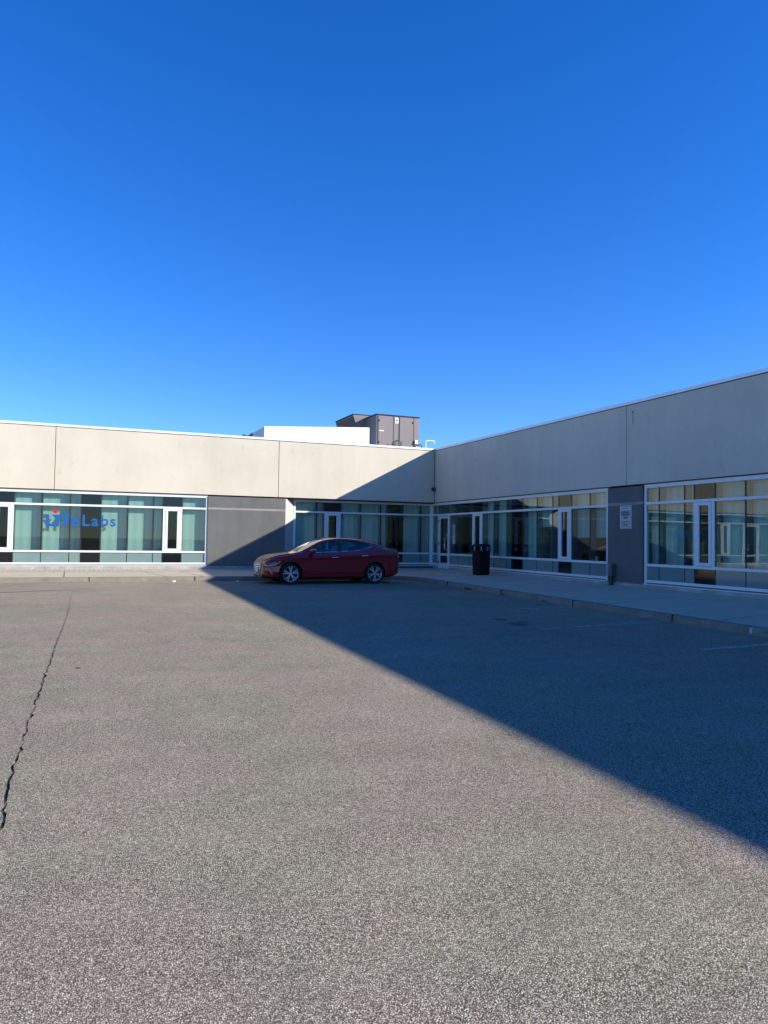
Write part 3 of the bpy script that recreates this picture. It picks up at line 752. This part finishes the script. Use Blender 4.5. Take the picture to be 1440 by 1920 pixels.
# ------------------------------------------------------------------ roof equipment
def roof_things():
    # white duct enclosure with gently rising top
    bm = bmesh.new(); x0, x1, y0, y1 = 7.096, 11.90, 31.0, 33.0
    lo = [(x0, y0, RT), (x1, y0, RT), (x1, y1, RT), (x0, y1, RT)]; hi = [(x0, y0, 6.312), (x1, y0, 6.592), (x1, y1, 6.592), (x0, y1, 6.312)]
    a = [bm.verts.new(p) for p in lo]; b = [bm.verts.new(p) for p in hi]
    bm.faces.new(a[::-1]); bm.faces.new(b)
    for i in range(4): bm.faces.new((a[i], a[(i+1) % 4], b[(i+1) % 4], b[i]))
    bmesh.ops.bevel(bm, geom=bm.edges[:], offset=.02, segments=2, affect='EDGES')
    o = link('roof_duct', bm, 'white_membrane'); tag(o, 'long white membrane-wrapped duct housing on the roof', 'duct')
    # lower louvred unit behind its left end
    o = empty('condenser_unit', (7.12, 33.3, RT)); tag(o, 'grey louvred condenser unit on the roof behind the white duct housing', 'condenser')
    bm = bmesh.new(); box(bm, 0, 1.3, 0, 3.2, 0, 1.50, .01); link('cabinet', bm, 'unit', o)
    bm = bmesh.new()
    for i in range(3): box(bm, -.03, 0, .25+i*.95, .95+i*.95, .15, 1.42, .01)
    link('grille', bm, 'dark_metal', o)
    bm = bmesh.new()
    for i in range(2): box(bm, -.04, 0, .98+i*.95, 1.17+i*.95, .15, 1.43, .006)
    link('post', bm, 'coping', o)
    bm = bmesh.new(); cyl(bm, (6.12, 30.3, RT), (6.12, 30.3, 5.68), .07); cyl(bm, (6.12, 30.3, 5.66), (6.12, 30.3, 5.74), .19, .13, 16); cyl(bm, (6.12, 30.3, 5.74), (6.12, 30.3, 5.80), .13, .03, 16)
    tag(link('roof_vent', bm, 'dark_metal', smooth=40), 'small dark mushroom vent on the roof left of the white housing', 'vent')
    # grey air handler
    u = empty('air_handler', (13.013, 33.0, RT)); tag(u, 'tall grey air handling unit with access doors on the roof', 'air handler')
    W_, D_, H_ = 2.258, 1.66, 7.565-RT
    bm = bmesh.new(); box(bm, 0, W_, 0, D_, 0, H_, .012); link('cabinet', bm, 'unit', u)
    bm = bmesh.new(); box(bm, -.05, W_+.05, -.05, D_+.05, H_+.002, H_+.042, .008); link('lid', bm, 'dark_metal', u)
    for a0, a1 in ((.10, .86), (1.22, 1.94)):
        bm = bmesh.new(); box(bm, a0, a1, -.018, -.001, .12, H_-.06, .006); d = link('access_door', bm, 'unit', u)
        bm = bmesh.new(); hx = a0+.02 if a0 < 1 else a1-.05
        for z in (.45, 1.35, 2.4): box(bm, hx, hx+.045, -.045, -.0185, z, z+.09, .004)
        link('hinge', bm, 'dark_metal', d)
    bm = bmesh.new()
    for a in (.07, .89, 1.19, 1.97): box(bm, a-.018, a+.018, -.012, -.001, .02, H_-.01)
    link('seam', bm, 'dark_metal', u)
    bm = bmesh.new(); box(bm, .97, 1.15, -.016, -.004, H_-.36, H_-.08, .004); link('notice', bm, 'plate', u)
    bm = bmesh.new(); cyl(bm, (1.06, -.018, H_-.2), (1.06, -.0165, H_-.2), .05, n=16); link('emblem', bm, 'weed', u)
    bm = bmesh.new(); box(bm, .14, .38, -.03, -.0185, 1.93, 1.98, .006); link('nameplate', bm, 'plate', u)
    bm = bmesh.new(); box(bm, 2.0, 2.16, -.10, -.001, 1.40, 1.60, .02); box(bm, 2.03, 2.11, -.08, -.001, 1.24, 1.34, .01); link('sensor_box', bm, 'plate', u)
    bm = bmesh.new()
    tube(bm, [(.70, -.3, 0), (.70, -.3, 1.25), (.74, -.3, 1.36), (.98, -.3, 1.50), (1.05, -.3, 1.42), (1.05, -.3, 0)], .03)
    tube(bm, [(.84, -.25, 0), (.84, -.25, 1.30), (.9, -.25, 1.36), (.94, -.25, 1.25), (.94, -.25, 0)], .028)
    tube(bm, [(1.5, -.3, .95), (2.02, -.3, 1.33), (2.22, -.3, 1.36), (2.28, -.3, 1.30), (2.28, -.3, 0)], .03)
    tube(bm, [(1.20, -.25, 0), (1.20, -.25, 1.46)], .03)
    link('pipe', bm, 'dark_metal', u, smooth=50)
    # weather hood
    bm = bmesh.new(); f = -.655; yb, ye = 1.5, 4.25
    prism(bm, [(f, yb, 2.88), (.30, yb, 2.90), (.30, yb, 2.22), (f+.22, yb, 2.24)], (0, ye-yb, 0))
    h = link('intake_hood', bm, 'unit', u)
    bm = bmesh.new(); e = Vector((-.01, 0, -.003))
    n = 3
    for i in range(n):
        y0 = yb+.06+(ye-yb-.1)*i/n; y1 = yb+.06+(ye-yb-.1)*(i+1)/n-.05
        bm.faces.new([bm.verts.new(Vector(p)+e) for p in ((f+.02, y0, 2.82), (f+.02, y1, 2.82), (f+.205, y1, 2.29), (f+.205, y0, 2.29))])
    link('louvre', bm, 'dark_metal', h)
    bm = bmesh.new(); box(bm, f-.03, .32, yb-.03, ye+.02, 2.905, 2.93); link('hood_lid', bm, 'dark_metal', h)
    # gooseneck pipe
    bm = bmesh.new(); g = Vector((14.22, 30, 0))
    tube(bm, [(14.22, 30, RT), (14.22, 30, 5.98), (14.235, 30, 6.02), (14.27, 30, 6.035), (14.59, 30, 6.04), (14.63, 30, 6.025), (14.645, 30, 5.99), (14.645, 30, 5.90)], .022, 10)
    tag(link('gooseneck_pipe', bm, 'white_pipe', smooth=50), 'thin white gooseneck pipe above the inner corner of the roof', 'pipe')
roof_things()
# paper cup on the inside sill
bm = bmesh.new(); cyl(bm, (UW+.16, 17.28, ZS+.021), (UW+.16, 17.28, ZS+.16), .045, .055, 16); tag(link('paper_cup', bm, 'cup', smooth=40), 'white paper cup standing on the window sill behind the shaded glass', 'cup')

# ------------------------------------------------------------------ car
def pchip(xk, yk):
    xk = np.array(xk, float); yk = np.array(yk, float); h = np.diff(xk); d = np.diff(yk)/h
    m_ = np.zeros_like(yk)
    for i in range(1, len(xk)-1):
        if d[i-1]*d[i] > 0:
            w1_, w2_ = 2*h[i]+h[i-1], h[i]+2*h[i-1]; m_[i] = (w1_+w2_)/(w1_/d[i-1]+w2_/d[i])
    m_[0], m_[-1] = d[0], d[-1]
    def f(x):
        x = np.clip(x, xk[0], xk[-1]); i = int(np.clip(np.searchsorted(xk, x)-1, 0, len(h)-1)); t = (x-xk[i])/h[i]
        return float(yk[i]*(2*t**3-3*t**2+1)+h[i]*m_[i]*(t**3-2*t**2+t)+yk[i+1]*(-2*t**3+3*t**2)+h[i]*m_[i+1]*(t**3-t**2))
    return f
LEN = 4.57
F = dict(
 zb=pchip([0, .1, .4, .9, 3.7, 4.2, 4.5, LEN], [.225, .19, .17, .16, .17, .21, .28, .33]),
 w=pchip([0, .05, .12, .25, .45, .8, 1.3, 2.5, 3.4, 3.9, 4.2, 4.4, 4.5, LEN], [.56, .665, .745, .82, .865, .89, .90, .90, .90, .885, .85, .79, .72, .62]),
 zs=pchip([0, .1, .4, .8, 1.3, 2.3, 3.3, 3.9, 4.4, LEN], [.54, .60, .70, .775, .795, .825, .87, .895, .89, .84]),
 zt=pchip([0, .1, .4, .75, 1.09, 1.4, 1.9, 2.4, 3.1, 3.6, 4.0, 4.4, 4.5, LEN], [.585, .665, .785, .855, .905, .93, .955, .978, 1.02, 1.035, 1.03, 1.005, .985, .92]),
 wb=pchip([0, .1, .4, .75, 1.09, 1.5, 2.5, 3.3, 3.9, 4.3, 4.5, LEN], [.52, .65, .765, .80, .805, .815, .82, .805, .775, .73, .66, .57]),
 w7=pchip([0, .1, .4, .75, 1.09, 1.4, 1.85, 2.44, 3.06, 3.5, 4.0, 4.3, 4.5, LEN], [.42, .52, .65, .70, .725, .675, .605, .585, .58, .595, .625, .64, .58, .50]),
 z7=pchip([0, .1, .4, .75, 1.09, 1.4, 1.6, 1.85, 2.1, 2.44, 3.06, 3.47, 4.0, 4.3, 4.5, LEN], [.61, .715, .83, .895, .945, 1.065, 1.165, 1.285, 1.35, 1.385, 1.355, 1.27, 1.12, 1.055, 1.03, .96]),
 z9=pchip([0, .1, .4, .75, 1.09, 1.3, 1.56, 1.80, 2.13, 2.55, 2.98, 3.32, 3.63, 3.95, 4.25, 4.45, 4.53, LEN], [.625, .745, .865, .93, .985, 1.08, 1.205, 1.318, 1.40, 1.425, 1.415, 1.382, 1.315, 1.215, 1.115, 1.075, 1.045, .975]))
def section(x, inset=0.0):
    f = {k: g(x) for k, g in F.items()}; w_ = f['w']; zb = f['zb']
    zmid = max(zb+.22, .42) if x > .3 else zb+.2
    P = [(0, zb+.015), (.80*w_, zb), (.955*w_, zb+.055), (.968*w_, max(zb+.17, .335)), (.990*w_, max(zb+.20, .372)), (.978*w_, .5*(max(zb+.2, .372)+f['zs'])), (.982*w_, f['zs']-.07), (1.0*w_, f['zs']), (.955*w_, f['zs']+.045*min(1, (f['zt']-f['zs'])/.1)),
         (f['wb'], f['zt']), (f['w7']*.35+f['wb']*.65+.010, f['zt']*.62+f['z7']*.38), (f['w7']+.012, f['z7']-.022), (f['w7']-.02, f['z7']+.008), (f['w7']*.62, f['z7']+(f['z9']-f['z7'])*.72), (f['w7']*.30, f['z7']+(f['z9']-f['z7'])*.94), (0, f['z9'])]
    return P
NSUB = [3, 2, 2, 1, 3, 3, 2, 2, 3, 3, 4, 2, 4, 3, 3]
def cr_sample(P):
    P = [Vector((p[0], p[1])) for p in P]; out = []
    n = len(P)
    sharp = {1, 3, 4, 7, 9}
    for i in range(n-1):
        p0 = P[i-1] if i > 0 and i not in sharp else P[i]*2-P[i+1] if i > 0 else Vector((-P[1].x, P[1].y))
        p3 = P[i+2] if i+2 < n and (i+1) not in sharp else (P[i+1]*2-P[i] if i+2 < n else Vector((-P[i].x, P[i].y)))
        p1, p2 = P[i], P[i+1]; k = NSUB[i]
        for j in range(k):
            t = j/k
            m1 = (p2-p0)*.5*.8; m2 = (p3-p1)*.5*.8
            out.append(p1*(2*t**3-3*t**2+1)+m1*(t**3-2*t**2+t)+p2*(-2*t**3+3*t**2)+m2*(t**3-t**2))
    out.append(P[-1]); return out
ROWB = sum(NSUB[:9])      # row index of the belt line
FWX, RWX, WZ, WR_ = .848, 3.548, .318, .318
D0, D1, D2 = 1.27, 2.43, 3.40
def side_y(x, z):
    s = cr_sample(section(x)); lo = sum(NSUB[:2]); hi = sum(NSUB[:12])
    zz = [p.y for p in s[lo:hi]]; yy = [p.x for p in s[lo:hi]]
    return float(np.interp(z, zz, yy))
def top_z(x, y):
    s = cr_sample(section(x)); lo = sum(NSUB[:11])
    yy = [p.x for p in s[lo:]][::-1]; zz = [p.y for p in s[lo:]][::-1]
    return float(np.interp(abs(y), yy, zz))
def loft_body(bm, stations, secf):
    rows = []
    for x in stations:
        s = secf(x)
        ring = [bm.verts.new((x, -p.x, p.y)) for p in s] + [bm.verts.new((x, p.x, p.y)) for p in s[-2:0:-1]]
        rows.append(ring)
    n = len(rows[0])
    for r0, r1 in zip(rows, rows[1:]):
        for i in range(n): bm.faces.new((r0[i], r0[(i+1) % n], r1[(i+1) % n], r1[i]))
    bm.faces.new(rows[0]); bm.faces.new(rows[-1][::-1])
    bmesh.ops.recalc_face_normals(bm, faces=bm.faces[:])
def make_car():
    root = empty('parked_car', (0, 0, 0))
    tag(root, 'dark red sedan parked along the kerb in the building shadow', 'car')
    st = sorted(set([round(v, 4) for v in list(np.linspace(0, .16, 9))+list(np.linspace(.16, 1.2, 28))+list(np.linspace(1.2, 3.6, 60))+list(np.linspace(3.6, 4.4, 22))+list(np.linspace(4.4, LEN, 10))]
             + [d+e for d in (D0, D1, D2) for e in (-.005, .005)] + [1.03, 1.04, 4.14, 4.15]))
    st = [x for i, x in enumerate(st) if i == 0 or x-st[i-1] > .002]
    def tmp(name, bm, mat):
        o = link(name, bm, mat); return o
    bm = bmesh.new(); loft_body(bm, st, lambda x: cr_sample(section(x)))
    body = tmp('body', bm, ['red', 'cabin', 'black_plastic'])
    # cabin cavity
    bm = bmesh.new()
    def cav(x):
        f = {k: g(x) for k, g in F.items()}
        wi, bi, ti = f['w']-.07, f['wb']-.045, max(.1, f['w7']-.035)
        top = f['z9']-.028; zr = f['z7']-.025
        return [Vector(p) for p in ((0, .40), (wi*.9, .40), (wi, .48), (wi, .75), (bi, f['zt']-.01), ((bi+ti)/2, (f['zt']+zr)/2), (ti, zr-.01), (ti*.7, zr+(top-zr)*.6), (0, top))]
    loft_body(bm, list(np.linspace(1.10, 4.15, 50)), cav); c1 = tmp('cavity', bm, ['cabin'])
    bm = bmesh.new()
    DLO = [(1.50, .962), (1.95, .976), (2.36, .990), (2.8, 1.018), (3.10, 1.048), (3.30, 1.092), (3.48, 1.158), (3.30, 1.238), (3.06, 1.295), (2.75, 1.325), (2.44, 1.333), (2.10, 1.308), (1.83, 1.238), (1.62, 1.115)]
    prism(bm, [(x, -1.2, z) for x, z in DLO], (0, 2.4, 0)); c2 = tmp('side_cut', bm, ['black_plastic'])
    bm = bmesh.new()
    WS = [(1.16, .64), (1.22, .665), (1.55, .60), (1.90, .535), (1.97, .48), (1.99, 0)]
    BL = [(3.40, 0), (3.42, .46), (3.50, .50), (3.85, .545), (4.02, .545), (4.08, .48), (4.10, 0)]
    for pl, z0 in ((WS, .94), (BL, 1.0)):
        pp = pl+[(x, -y) for x, y in pl[::-1] if y != 0]
        prism(bm, [(x, y, z0) for x, y in pp], (0, 0, .8))
    c3 = tmp('screen_cut', bm, ['black_plastic'])
    bm = bmesh.new()
    for wx in (FWX, RWX):
        for s in (-1, 1): cyl(bm, (wx, s*.60, WZ+.01), (wx, s*1.2, WZ+.01), .362, n=48)
    c4 = tmp('arch_cut', bm, ['black_plastic'])
    for c_ in (c4, c1, c2, c3):
        md = body.modifiers.new('cut', 'BOOLEAN'); md.operation = 'DIFFERENCE'; md.object = c_; md.solver = 'EXACT'
        if hasattr(md, 'material_mode'): md.material_mode = 'TRANSFER'
    dg = bpy.context.evaluated_depsgraph_get(); dg.update()
    me = bpy.data.meshes.new_from_object(body.evaluated_get(dg))
    mats_ = [mm.name for mm in me.materials if mm]
    for o in (c1, c2, c3, c4, body):
        d = o.data; bpy.data.objects.remove(o); bpy.data.meshes.remove(d)
    # split into parts
    src = bmesh.new(); src.from_mesh(me); src.faces.ensure_lookup_table()
    belt = lambda x: F['zt'](x)
    groups = {}
    for f in src.faces:
        c = f.calc_center_median(); mt = me.materials[f.material_index].name if me.materials else ''
        key = 'body'; mat = 0
        if mt == 'cabin_dark': mat = 1
        elif mt == 'black_plastic': mat = 2
        else:
            s = 'L' if c.y < 0 else 'R'
            if abs(c.y) > .6 and c.z > .17 and c.z < belt(c.x)-.001 and D0-.006 < c.x < D2+.006 and c.z > F['zb'](c.x)+.05:
                if min(abs(c.x-d) for d in (D0, D1, D2)) < .0052: mat = 2
                else: key = ('front_door' if c.x < D1 else 'rear_door')+s
            elif c.x < 1.035 and c.z > F['zs'](c.x) and abs(c.y) < F['w7'](c.x)-.02 and c.x > .06: key = 'hood'
            elif c.x > 4.145 and abs(c.y) < F['w7'](c.x)-.02 and c.z > .9 and c.x < LEN-.02: key = 'trunk_lid'
            elif c.z < F['zb'](c.x)+.045 or (c.z < .2): mat = 2
        f.tag = False
        groups.setdefault(key, []).append((f.index, mat))
    parts = {}
    for key, lst in groups.items():
        nb = bmesh.new(); vm = {}
        for fi, mat in lst:
            f = src.faces[fi]; vv = []
            for v in f.verts:
                if v.index not in vm: vm[v.index] = nb.verts.new(v.co)
                vv.append(vm[v.index])
            try: nf = nb.faces.new(vv); nf.material_index = mat
            except ValueError: pass
        nm = key[:-1] if key[-1] in 'LR' else key
        parts[key] = link(nm, nb, ['red', 'cabin', 'black_plastic'], root, smooth=32, recalc=False)
    src.free()
    # glass
    def zl(x): return float(np.interp(x, [1.46, 1.95, 2.36, 2.8, 3.10, 3.30, 3.50], [.952, .968, .982, 1.010, 1.040, 1.084, 1.155]))
    def zu(x): return float(np.interp(x, [1.46, 1.62, 1.83, 2.10, 2.44, 2.75, 3.06, 3.30, 3.50], [.98, 1.125, 1.250, 1.318, 1.345, 1.337, 1.306, 1.248, 1.165]))
    for s in (-1, 1):
        for nm, xa, xb in (('front_door', 1.49, 2.40), ('rear_door', 2.455, 3.085), ('quarter', 3.105, 3.485)):
            bm = bmesh.new(); nx, nz = 16, 6; g = []
            for i in range(nx+1):
                x = xa+(xb-xa)*i/nx; g.append([bm.verts.new((x, s*(side_y(x, z)-.014), z)) for z in [zl(x)+(zu(x)-zl(x))*j/nz for j in range(nz+1)]])
            for i in range(nx):
                for j in range(nz): bm.faces.new((g[i][j], g[i+1][j], g[i+1][j+1], g[i][j+1]))
            par = parts.get(nm+('L' if s < 0 else 'R'), root)
            link('side_window', bm, 'car_glass', par, smooth=60)
        # black pillar and divider
        bm = bmesh.new()
        for xa, xb in ((2.395, 2.46), (3.083, 3.107)):
            g = []
            for x in (xa, (xa+xb)/2, xb): g.append([(x, z) for z in [zl(x)+(zu(x)-zl(x))*j/6 for j in range(7)]])
            for off in (.004,):
                vv = [[bm.verts.new((x, s*(side_y(x, z)-off), z)) for x, z in c_] for c_ in g]
                for i in range(2):
                    for j in range(6): bm.faces.new((vv[i][j], vv[i+1][j], vv[i+1][j+1], vv[i][j+1]))
        link('window_pillar', bm, 'black_plastic', root)
        # chrome strip under the windows
        bm = bmesh.new(); pts = [(x, s*(side_y(x, zl(x)+.004)+.003), zl(x)+.004) for x in np.linspace(1.52, 3.49, 40)]
        tube(bm, pts, .0095, 6); link('chrome_strip', bm, 'chrome', root, smooth=60)
        # handles
        for dn, hx, hz in (('front_door', 2.24, .812), ('rear_door', 3.22, .868)):
            bm = bmesh.new()
            yy = lambda x: s*(side_y(x, hz)+.022)
            tube(bm, [(hx-.095, s*(side_y(hx-.095, hz)-.005), hz-.004), (hx-.08, yy(hx-.08), hz-.002), (hx, yy(hx)+s*.008, hz+.002), (hx+.08, yy(hx+.08), hz+.004), (hx+.095, s*(side_y(hx+.095, hz)-.005), hz+.005)], .0135, 8)
            link('door_handle', bm, 'chrome', parts[dn+('L' if s < 0 else 'R')], smooth=60)
        # mirror
        bm = bmesh.new(); sphere(bm, (1.52, s*.985, 1.005), .10, 16, 10, 1.15, 1.05, .58)
        for v in bm.verts:
            if v.co.x > 1.565: v.co.x = 1.565
        mr = link('wing_mirror', bm, 'red', root, smooth=40)
        bm = bmesh.new(); cyl(bm, (1.54, s*.80, .955), (1.53, s*.93, .985), .035, .028, 10); link('mirror_stalk', bm, 'black_plastic', mr, smooth=50)
        bm = bmesh.new(); cyl(bm, (1.565, s*.985, 1.015), (1.569, s*.985, 1.015), .062, n=16); link('mirror_glass', bm, 'chrome', mr)
        # headlight patch following the front corner
        def patch(outline_x, zlo, zhi, off, nz=5):
            bm = bmesh.new(); g = []
            for x in outline_x: g.append([bm.verts.new((x-off*.6, s*(side_y(x, z)+off), z)) for z in [zlo(x)+(zhi(x)-zlo(x))*j/nz for j in range(nz+1)]])
            for i in range(len(g)-1):
                for j in range(nz): bm.faces.new((g[i][j], g[i+1][j], g[i+1][j+1], g[i][j+1]))
            return bm
        hlx = np.linspace(.035, .58, 24)
        hlo = lambda x: float(np.interp(x, [.03, .14, .40, .58], [.560, .548, .582, .705])); hhi = lambda x: float(np.interp(x, [.03, .14, .46, .58], [.590, .628, .712, .716]))
        hl = link('headlight', patch(hlx, hlo, hhi, .004), 'lamp_dark', root, smooth=60)
        link('lamp_strip', patch(np.linspace(.05, .54, 20), lambda x: hlo(x)+.004, lambda x: hlo(x)+.024, .008, 2), 'lamp_white', hl, smooth=60)
        link('lamp_lens', patch(np.linspace(.20, .42, 8), lambda x: hlo(x)+.035, lambda x: hhi(x)-.018, .008, 3), 'steel', hl, smooth=60)
        # fog lamp slash
        bm = bmesh.new(); pts = [(.10, .44), (.17, .445), (.25, .36), (.285, .315)]
        pts2 = []
        for (xa, za), (xb, zb_) in zip(pts, pts[1:]):
            for t in np.linspace(0, 1, 5): pts2.append((xa+(xb-xa)*t, za+(zb_-za)*t))
        fl = link('fog_recess', patch(np.linspace(.09, .29, 10), lambda x: float(np.interp(x, [.09, .29], [.32, .300])), lambda x: float(np.interp(x, [.09, .17, .29], [.435, .44, .315])), .003), 'red', root, smooth=60)
        bm.free(); bm = bmesh.new()
        tube(bm, [(x, s*(side_y(x, z)+.006), z) for x, z in pts2[5:]], .011, 6); link('chrome_slash', bm, 'chrome', fl, smooth=60)
        # tail light
        tl = link('tail_light', patch(np.linspace(4.12, 4.555, 20), lambda x: float(np.interp(x, [4.12, 4.3, LEN], [.925, .86, .80])), lambda x: float(np.interp(x, [4.12, 4.3, LEN], [.94, .965, .925])), .004), 'lamp_red', root, smooth=60)
        link('lamp_strip', patch(np.linspace(4.46, 4.55, 5), lambda x: .82, lambda x: .86, .007, 2), 'lamp_white', tl, smooth=60)
        # tube added along the sill crease to shape its sky highlight, no real moulding
        bm = patch(np.linspace(1.40, 3.10, 30), lambda x: float(np.interp(x, [1.4, 3.1], [.345, .405])), lambda x: float(np.interp(x, [1.4, 3.1], [.352, .425])), .006, 2); bm.free(); bm = bmesh.new(); tube(bm, [(x, s*(side_y(x, z_)+.002), z_) for x, z_ in [(1.38+1.74*t, .35+.066*t) for t in np.linspace(0, 1, 24)]], .013, 8); link('crease_highlight_tube', bm, 'red', root, smooth=60)
        # wheels
        for wx in (FWX, RWX):
            bm = bmesh.new(); n = 56; prof = [(.235, .06), (.235, .11), (.262, .118), (.295, .113), (.312, .098), (.318, .075), (.318, -.075), (.312, -.098), (.29, -.11), (.235, -.10)]
            rings = []
            for i in range(n):
                t = 2*math.pi*i/n; rings.append([bm.verts.new((wx+r*math.cos(t), s*(.775+o), WZ+r*math.sin(t))) for r, o in prof])
            for i in range(n):
                r0, r1 = rings[i], rings[(i+1) % n]
                for j in range(len(prof)): bm.faces.new((r0[j], r0[(j+1) % len(prof)], r1[(j+1) % len(prof)], r1[j]))
            wh = link('wheel', bm, 'tyre', root, smooth=35)
            bm = bmesh.new(); cyl(bm, (wx, s*.775, WZ), (wx, s*.80, WZ), .234, n=40); link('brake_disc', bm, 'rim_dark', wh)
            bm = bmesh.new()
            prof = [(.236, .095), (.232, .114), (.224, .112), (.214, .085), (.214, .03), (.236, .03)]; rings = []
            for i in range(n):
                t = 2*math.pi*i/n; rings.append([bm.verts.new((wx+r*math.cos(t), s*(.775+o), WZ+r*math.sin(t))) for r, o in prof])
            for i in range(n):
                r0, r1 = rings[i], rings[(i+1) % n]
                for j in range(len(prof)): bm.faces.new((r0[j], r0[(j+1) % len(prof)], r1[(j+1) % len(prof)], r1[j]))
            ph = .35 if wx < 1 else .95
            for k_ in range(5):
                for da in (-.15, .15):
                    t = 2*math.pi*k_/5+ph
                    a1, a2 = t+da*.6, t+da*1.35
                    p0 = Vector((wx+.045*math.cos(a1), 0, WZ+.045*math.sin(a1))); p1 = Vector((wx+.222*math.cos(a2), 0, WZ+.222*math.sin(a2)))
                    d = (p1-p0).normalized(); nn = Vector((-d.z, 0, d.x))
                    q = [p0-nn*.015, p0+nn*.015, p1+nn*.019, p1-nn*.019]
                    v0 = [Vector((p.x, s*.868, p.z)) for p in q]
                    prism(bm, v0, (0, s*.018, 0))
            cyl(bm, (wx, s*.85, WZ), (wx, s*.882, WZ), .055, .045, 20)
            link('rim', bm, 'rim', wh, smooth=30)
    # windscreen and backlight
    def screen(pl, nm):
        xs_ = [p[0] for p in pl]; xa, xb = min(xs_)-.02, max(xs_)+.02
        bm = bmesh.new(); g = []; nx, ny = 18, 16
        for i in range(nx+1):
            x = xa+(xb-xa)*i/nx; hwid = min(float(np.interp(x, [p[0] for p in pl], [p[1] for p in pl]))+.02 if nm == 'windscreen' else .565, F['w7'](x)-.03)
            if nm == 'windscreen': hwid = min(F['w7'](x)-.035, .70)
            g.append([bm.verts.new((x, y, top_z(x, y)-.012)) for y in np.linspace(-hwid, hwid, ny+1)])
        for i in range(nx):
            for j in range(ny): bm.faces.new((g[i][j], g[i+1][j], g[i+1][j+1], g[i][j+1]))
        link(nm, bm, 'car_glass', root, smooth=60)
    screen(WS, 'windscreen'); screen(BL, 'rear_window')
    # grille and front plate
    bm = bmesh.new(); hexa = [(-.40, .60), (.40, .60), (.46, .53), (.30, .255), (-.30, .255), (-.46, .53)]
    prism(bm, [(-.002, y, z) for y, z in hexa], (-.012, 0, 0)); gr_ = link('grille', bm, 'black_plastic', root)
    bm = bmesh.new()
    for z in (.30, .352, .404, .456, .508, .56):
        hwid = float(np.interp(z, [.255, .53, .60], [.30, .45, .40]))-.02
        box(bm, -.026, -.0145, -hwid, hwid, z-.009, z+.009, .003)
    link('grille_bar', bm, 'chrome', gr_)
    bm = bmesh.new(); pts = [(-.016, y, z) for y, z in hexa+hexa[:1]]
    for p, q in zip(pts, pts[1:]): tube(bm, [p, q], .009, 6)
    link('grille_surround', bm, 'chrome', gr_)
    bm = bmesh.new(); box(bm, -.05, -.0275, -.155, .155, .345, .50, .004); link('number_plate', bm, 'plate', root)
    bm = bmesh.new(); sphere(bm, (-.02, 0, .575), .05, 14, 8, .35, 1.25, .75); link('emblem', bm, 'chrome', root, smooth=60)
    bm = bmesh.new(); box(bm, -.012, .06, -.50, .50, .195, .235, .008); link('lower_lip', bm, 'black_plastic', root)
    # rear bumper trim and plate
    bm = bmesh.new(); box(bm, LEN-.06, LEN+.008, -.48, .48, .34, .43, .006); link('rear_diffuser', bm, 'black_plastic', root)
    bm = bmesh.new(); box(bm, LEN+.001, LEN+.012, -.155, .155, .62, .77, .004); link('rear_plate', bm, 'plate', root)
    # trunk lip
    bm = bmesh.new(); g = []
    for y in np.linspace(-.60, .60, 13):
        x = 4.50-.10*abs(y/.6)**2; z = top_z(x-.02, y*.9); g.append([bm.verts.new(p) for p in ((x-.10, y, z-.004), (x+.03, y, z+.022), (x+.035, y, z+.008), (x+.0, y, z-.02))])
    for i in range(len(g)-1):
        for j in range(4): bm.faces.new((g[i][j], g[i][(j+1) % 4], g[i+1][(j+1) % 4], g[i+1][j]))
    bm.faces.new(g[0]); bm.faces.new(g[-1][::-1]); link('boot_spoiler', bm, 'red', root, smooth=35)
    # cabin furniture
    for s in (-1, 1):
        bm = bmesh.new(); box(bm, 1.95, 2.50, s*.38-.25, s*.38+.25, .42, .62, .05)
        prism(bm, [(2.42, s*.38-.24, .60), (2.55, s*.38-.24, .58), (2.75, s*.38-.22, 1.12), (2.66, s*.38-.22, 1.13)], (0, .46, 0))
        box(bm, 2.68, 2.78, s*.38-.12, s*.38+.12, 1.13, 1.28, .03)
        link('front_seat', bm, 'seat', root)
    bm = bmesh.new(); box(bm, 3.0, 3.5, -.62, .62, .42, .62, .05); prism(bm, [(3.42, -.60, .60), (3.55, -.60, .58), (3.78, -.58, 1.02), (3.68, -.58, 1.04)], (0, 1.18, 0))
    for y in (-.35, .35): box(bm, 3.66, 3.76, y-.12, y+.12, 1.03, 1.15, .03)
    link('rear_seat', bm, 'seat', root)
    bm = bmesh.new(); box(bm, 1.15, 1.62, -.66, .66, .6, .93, .05); link('dashboard', bm, 'cabin', root)
    bm = bmesh.new(); cc = Vector((1.82, -.38, .92)); ax = Vector((-.85, 0, .45)).normalized(); a = Vector((0, 1, 0)); b = ax.cross(a)
    tube(bm, [cc+(a*math.cos(t)+b*math.sin(t))*.18 for t in np.linspace(0, 2*math.pi, 25)], .016, 8); link('steering_wheel', bm, 'cabin', root, smooth=60)
    for o in root.children_recursive:          # shorter rear overhang
        if o.type == 'MESH' and 'shaped' not in o.data:
            o.data['shaped'] = 1
            for v in o.data.vertices:
                if v.co.x > 3.9: v.co.x = 3.9+(v.co.x-3.9)*.87
                elif v.co.x < .45: v.co.x = .45+(v.co.x-.45)*.87
    return root
car = make_car()
CY = 22.42
car.location = (4.97, CY, gz(CY)+.0); car.rotation_euler = (R(.53), 0, R(0.6))
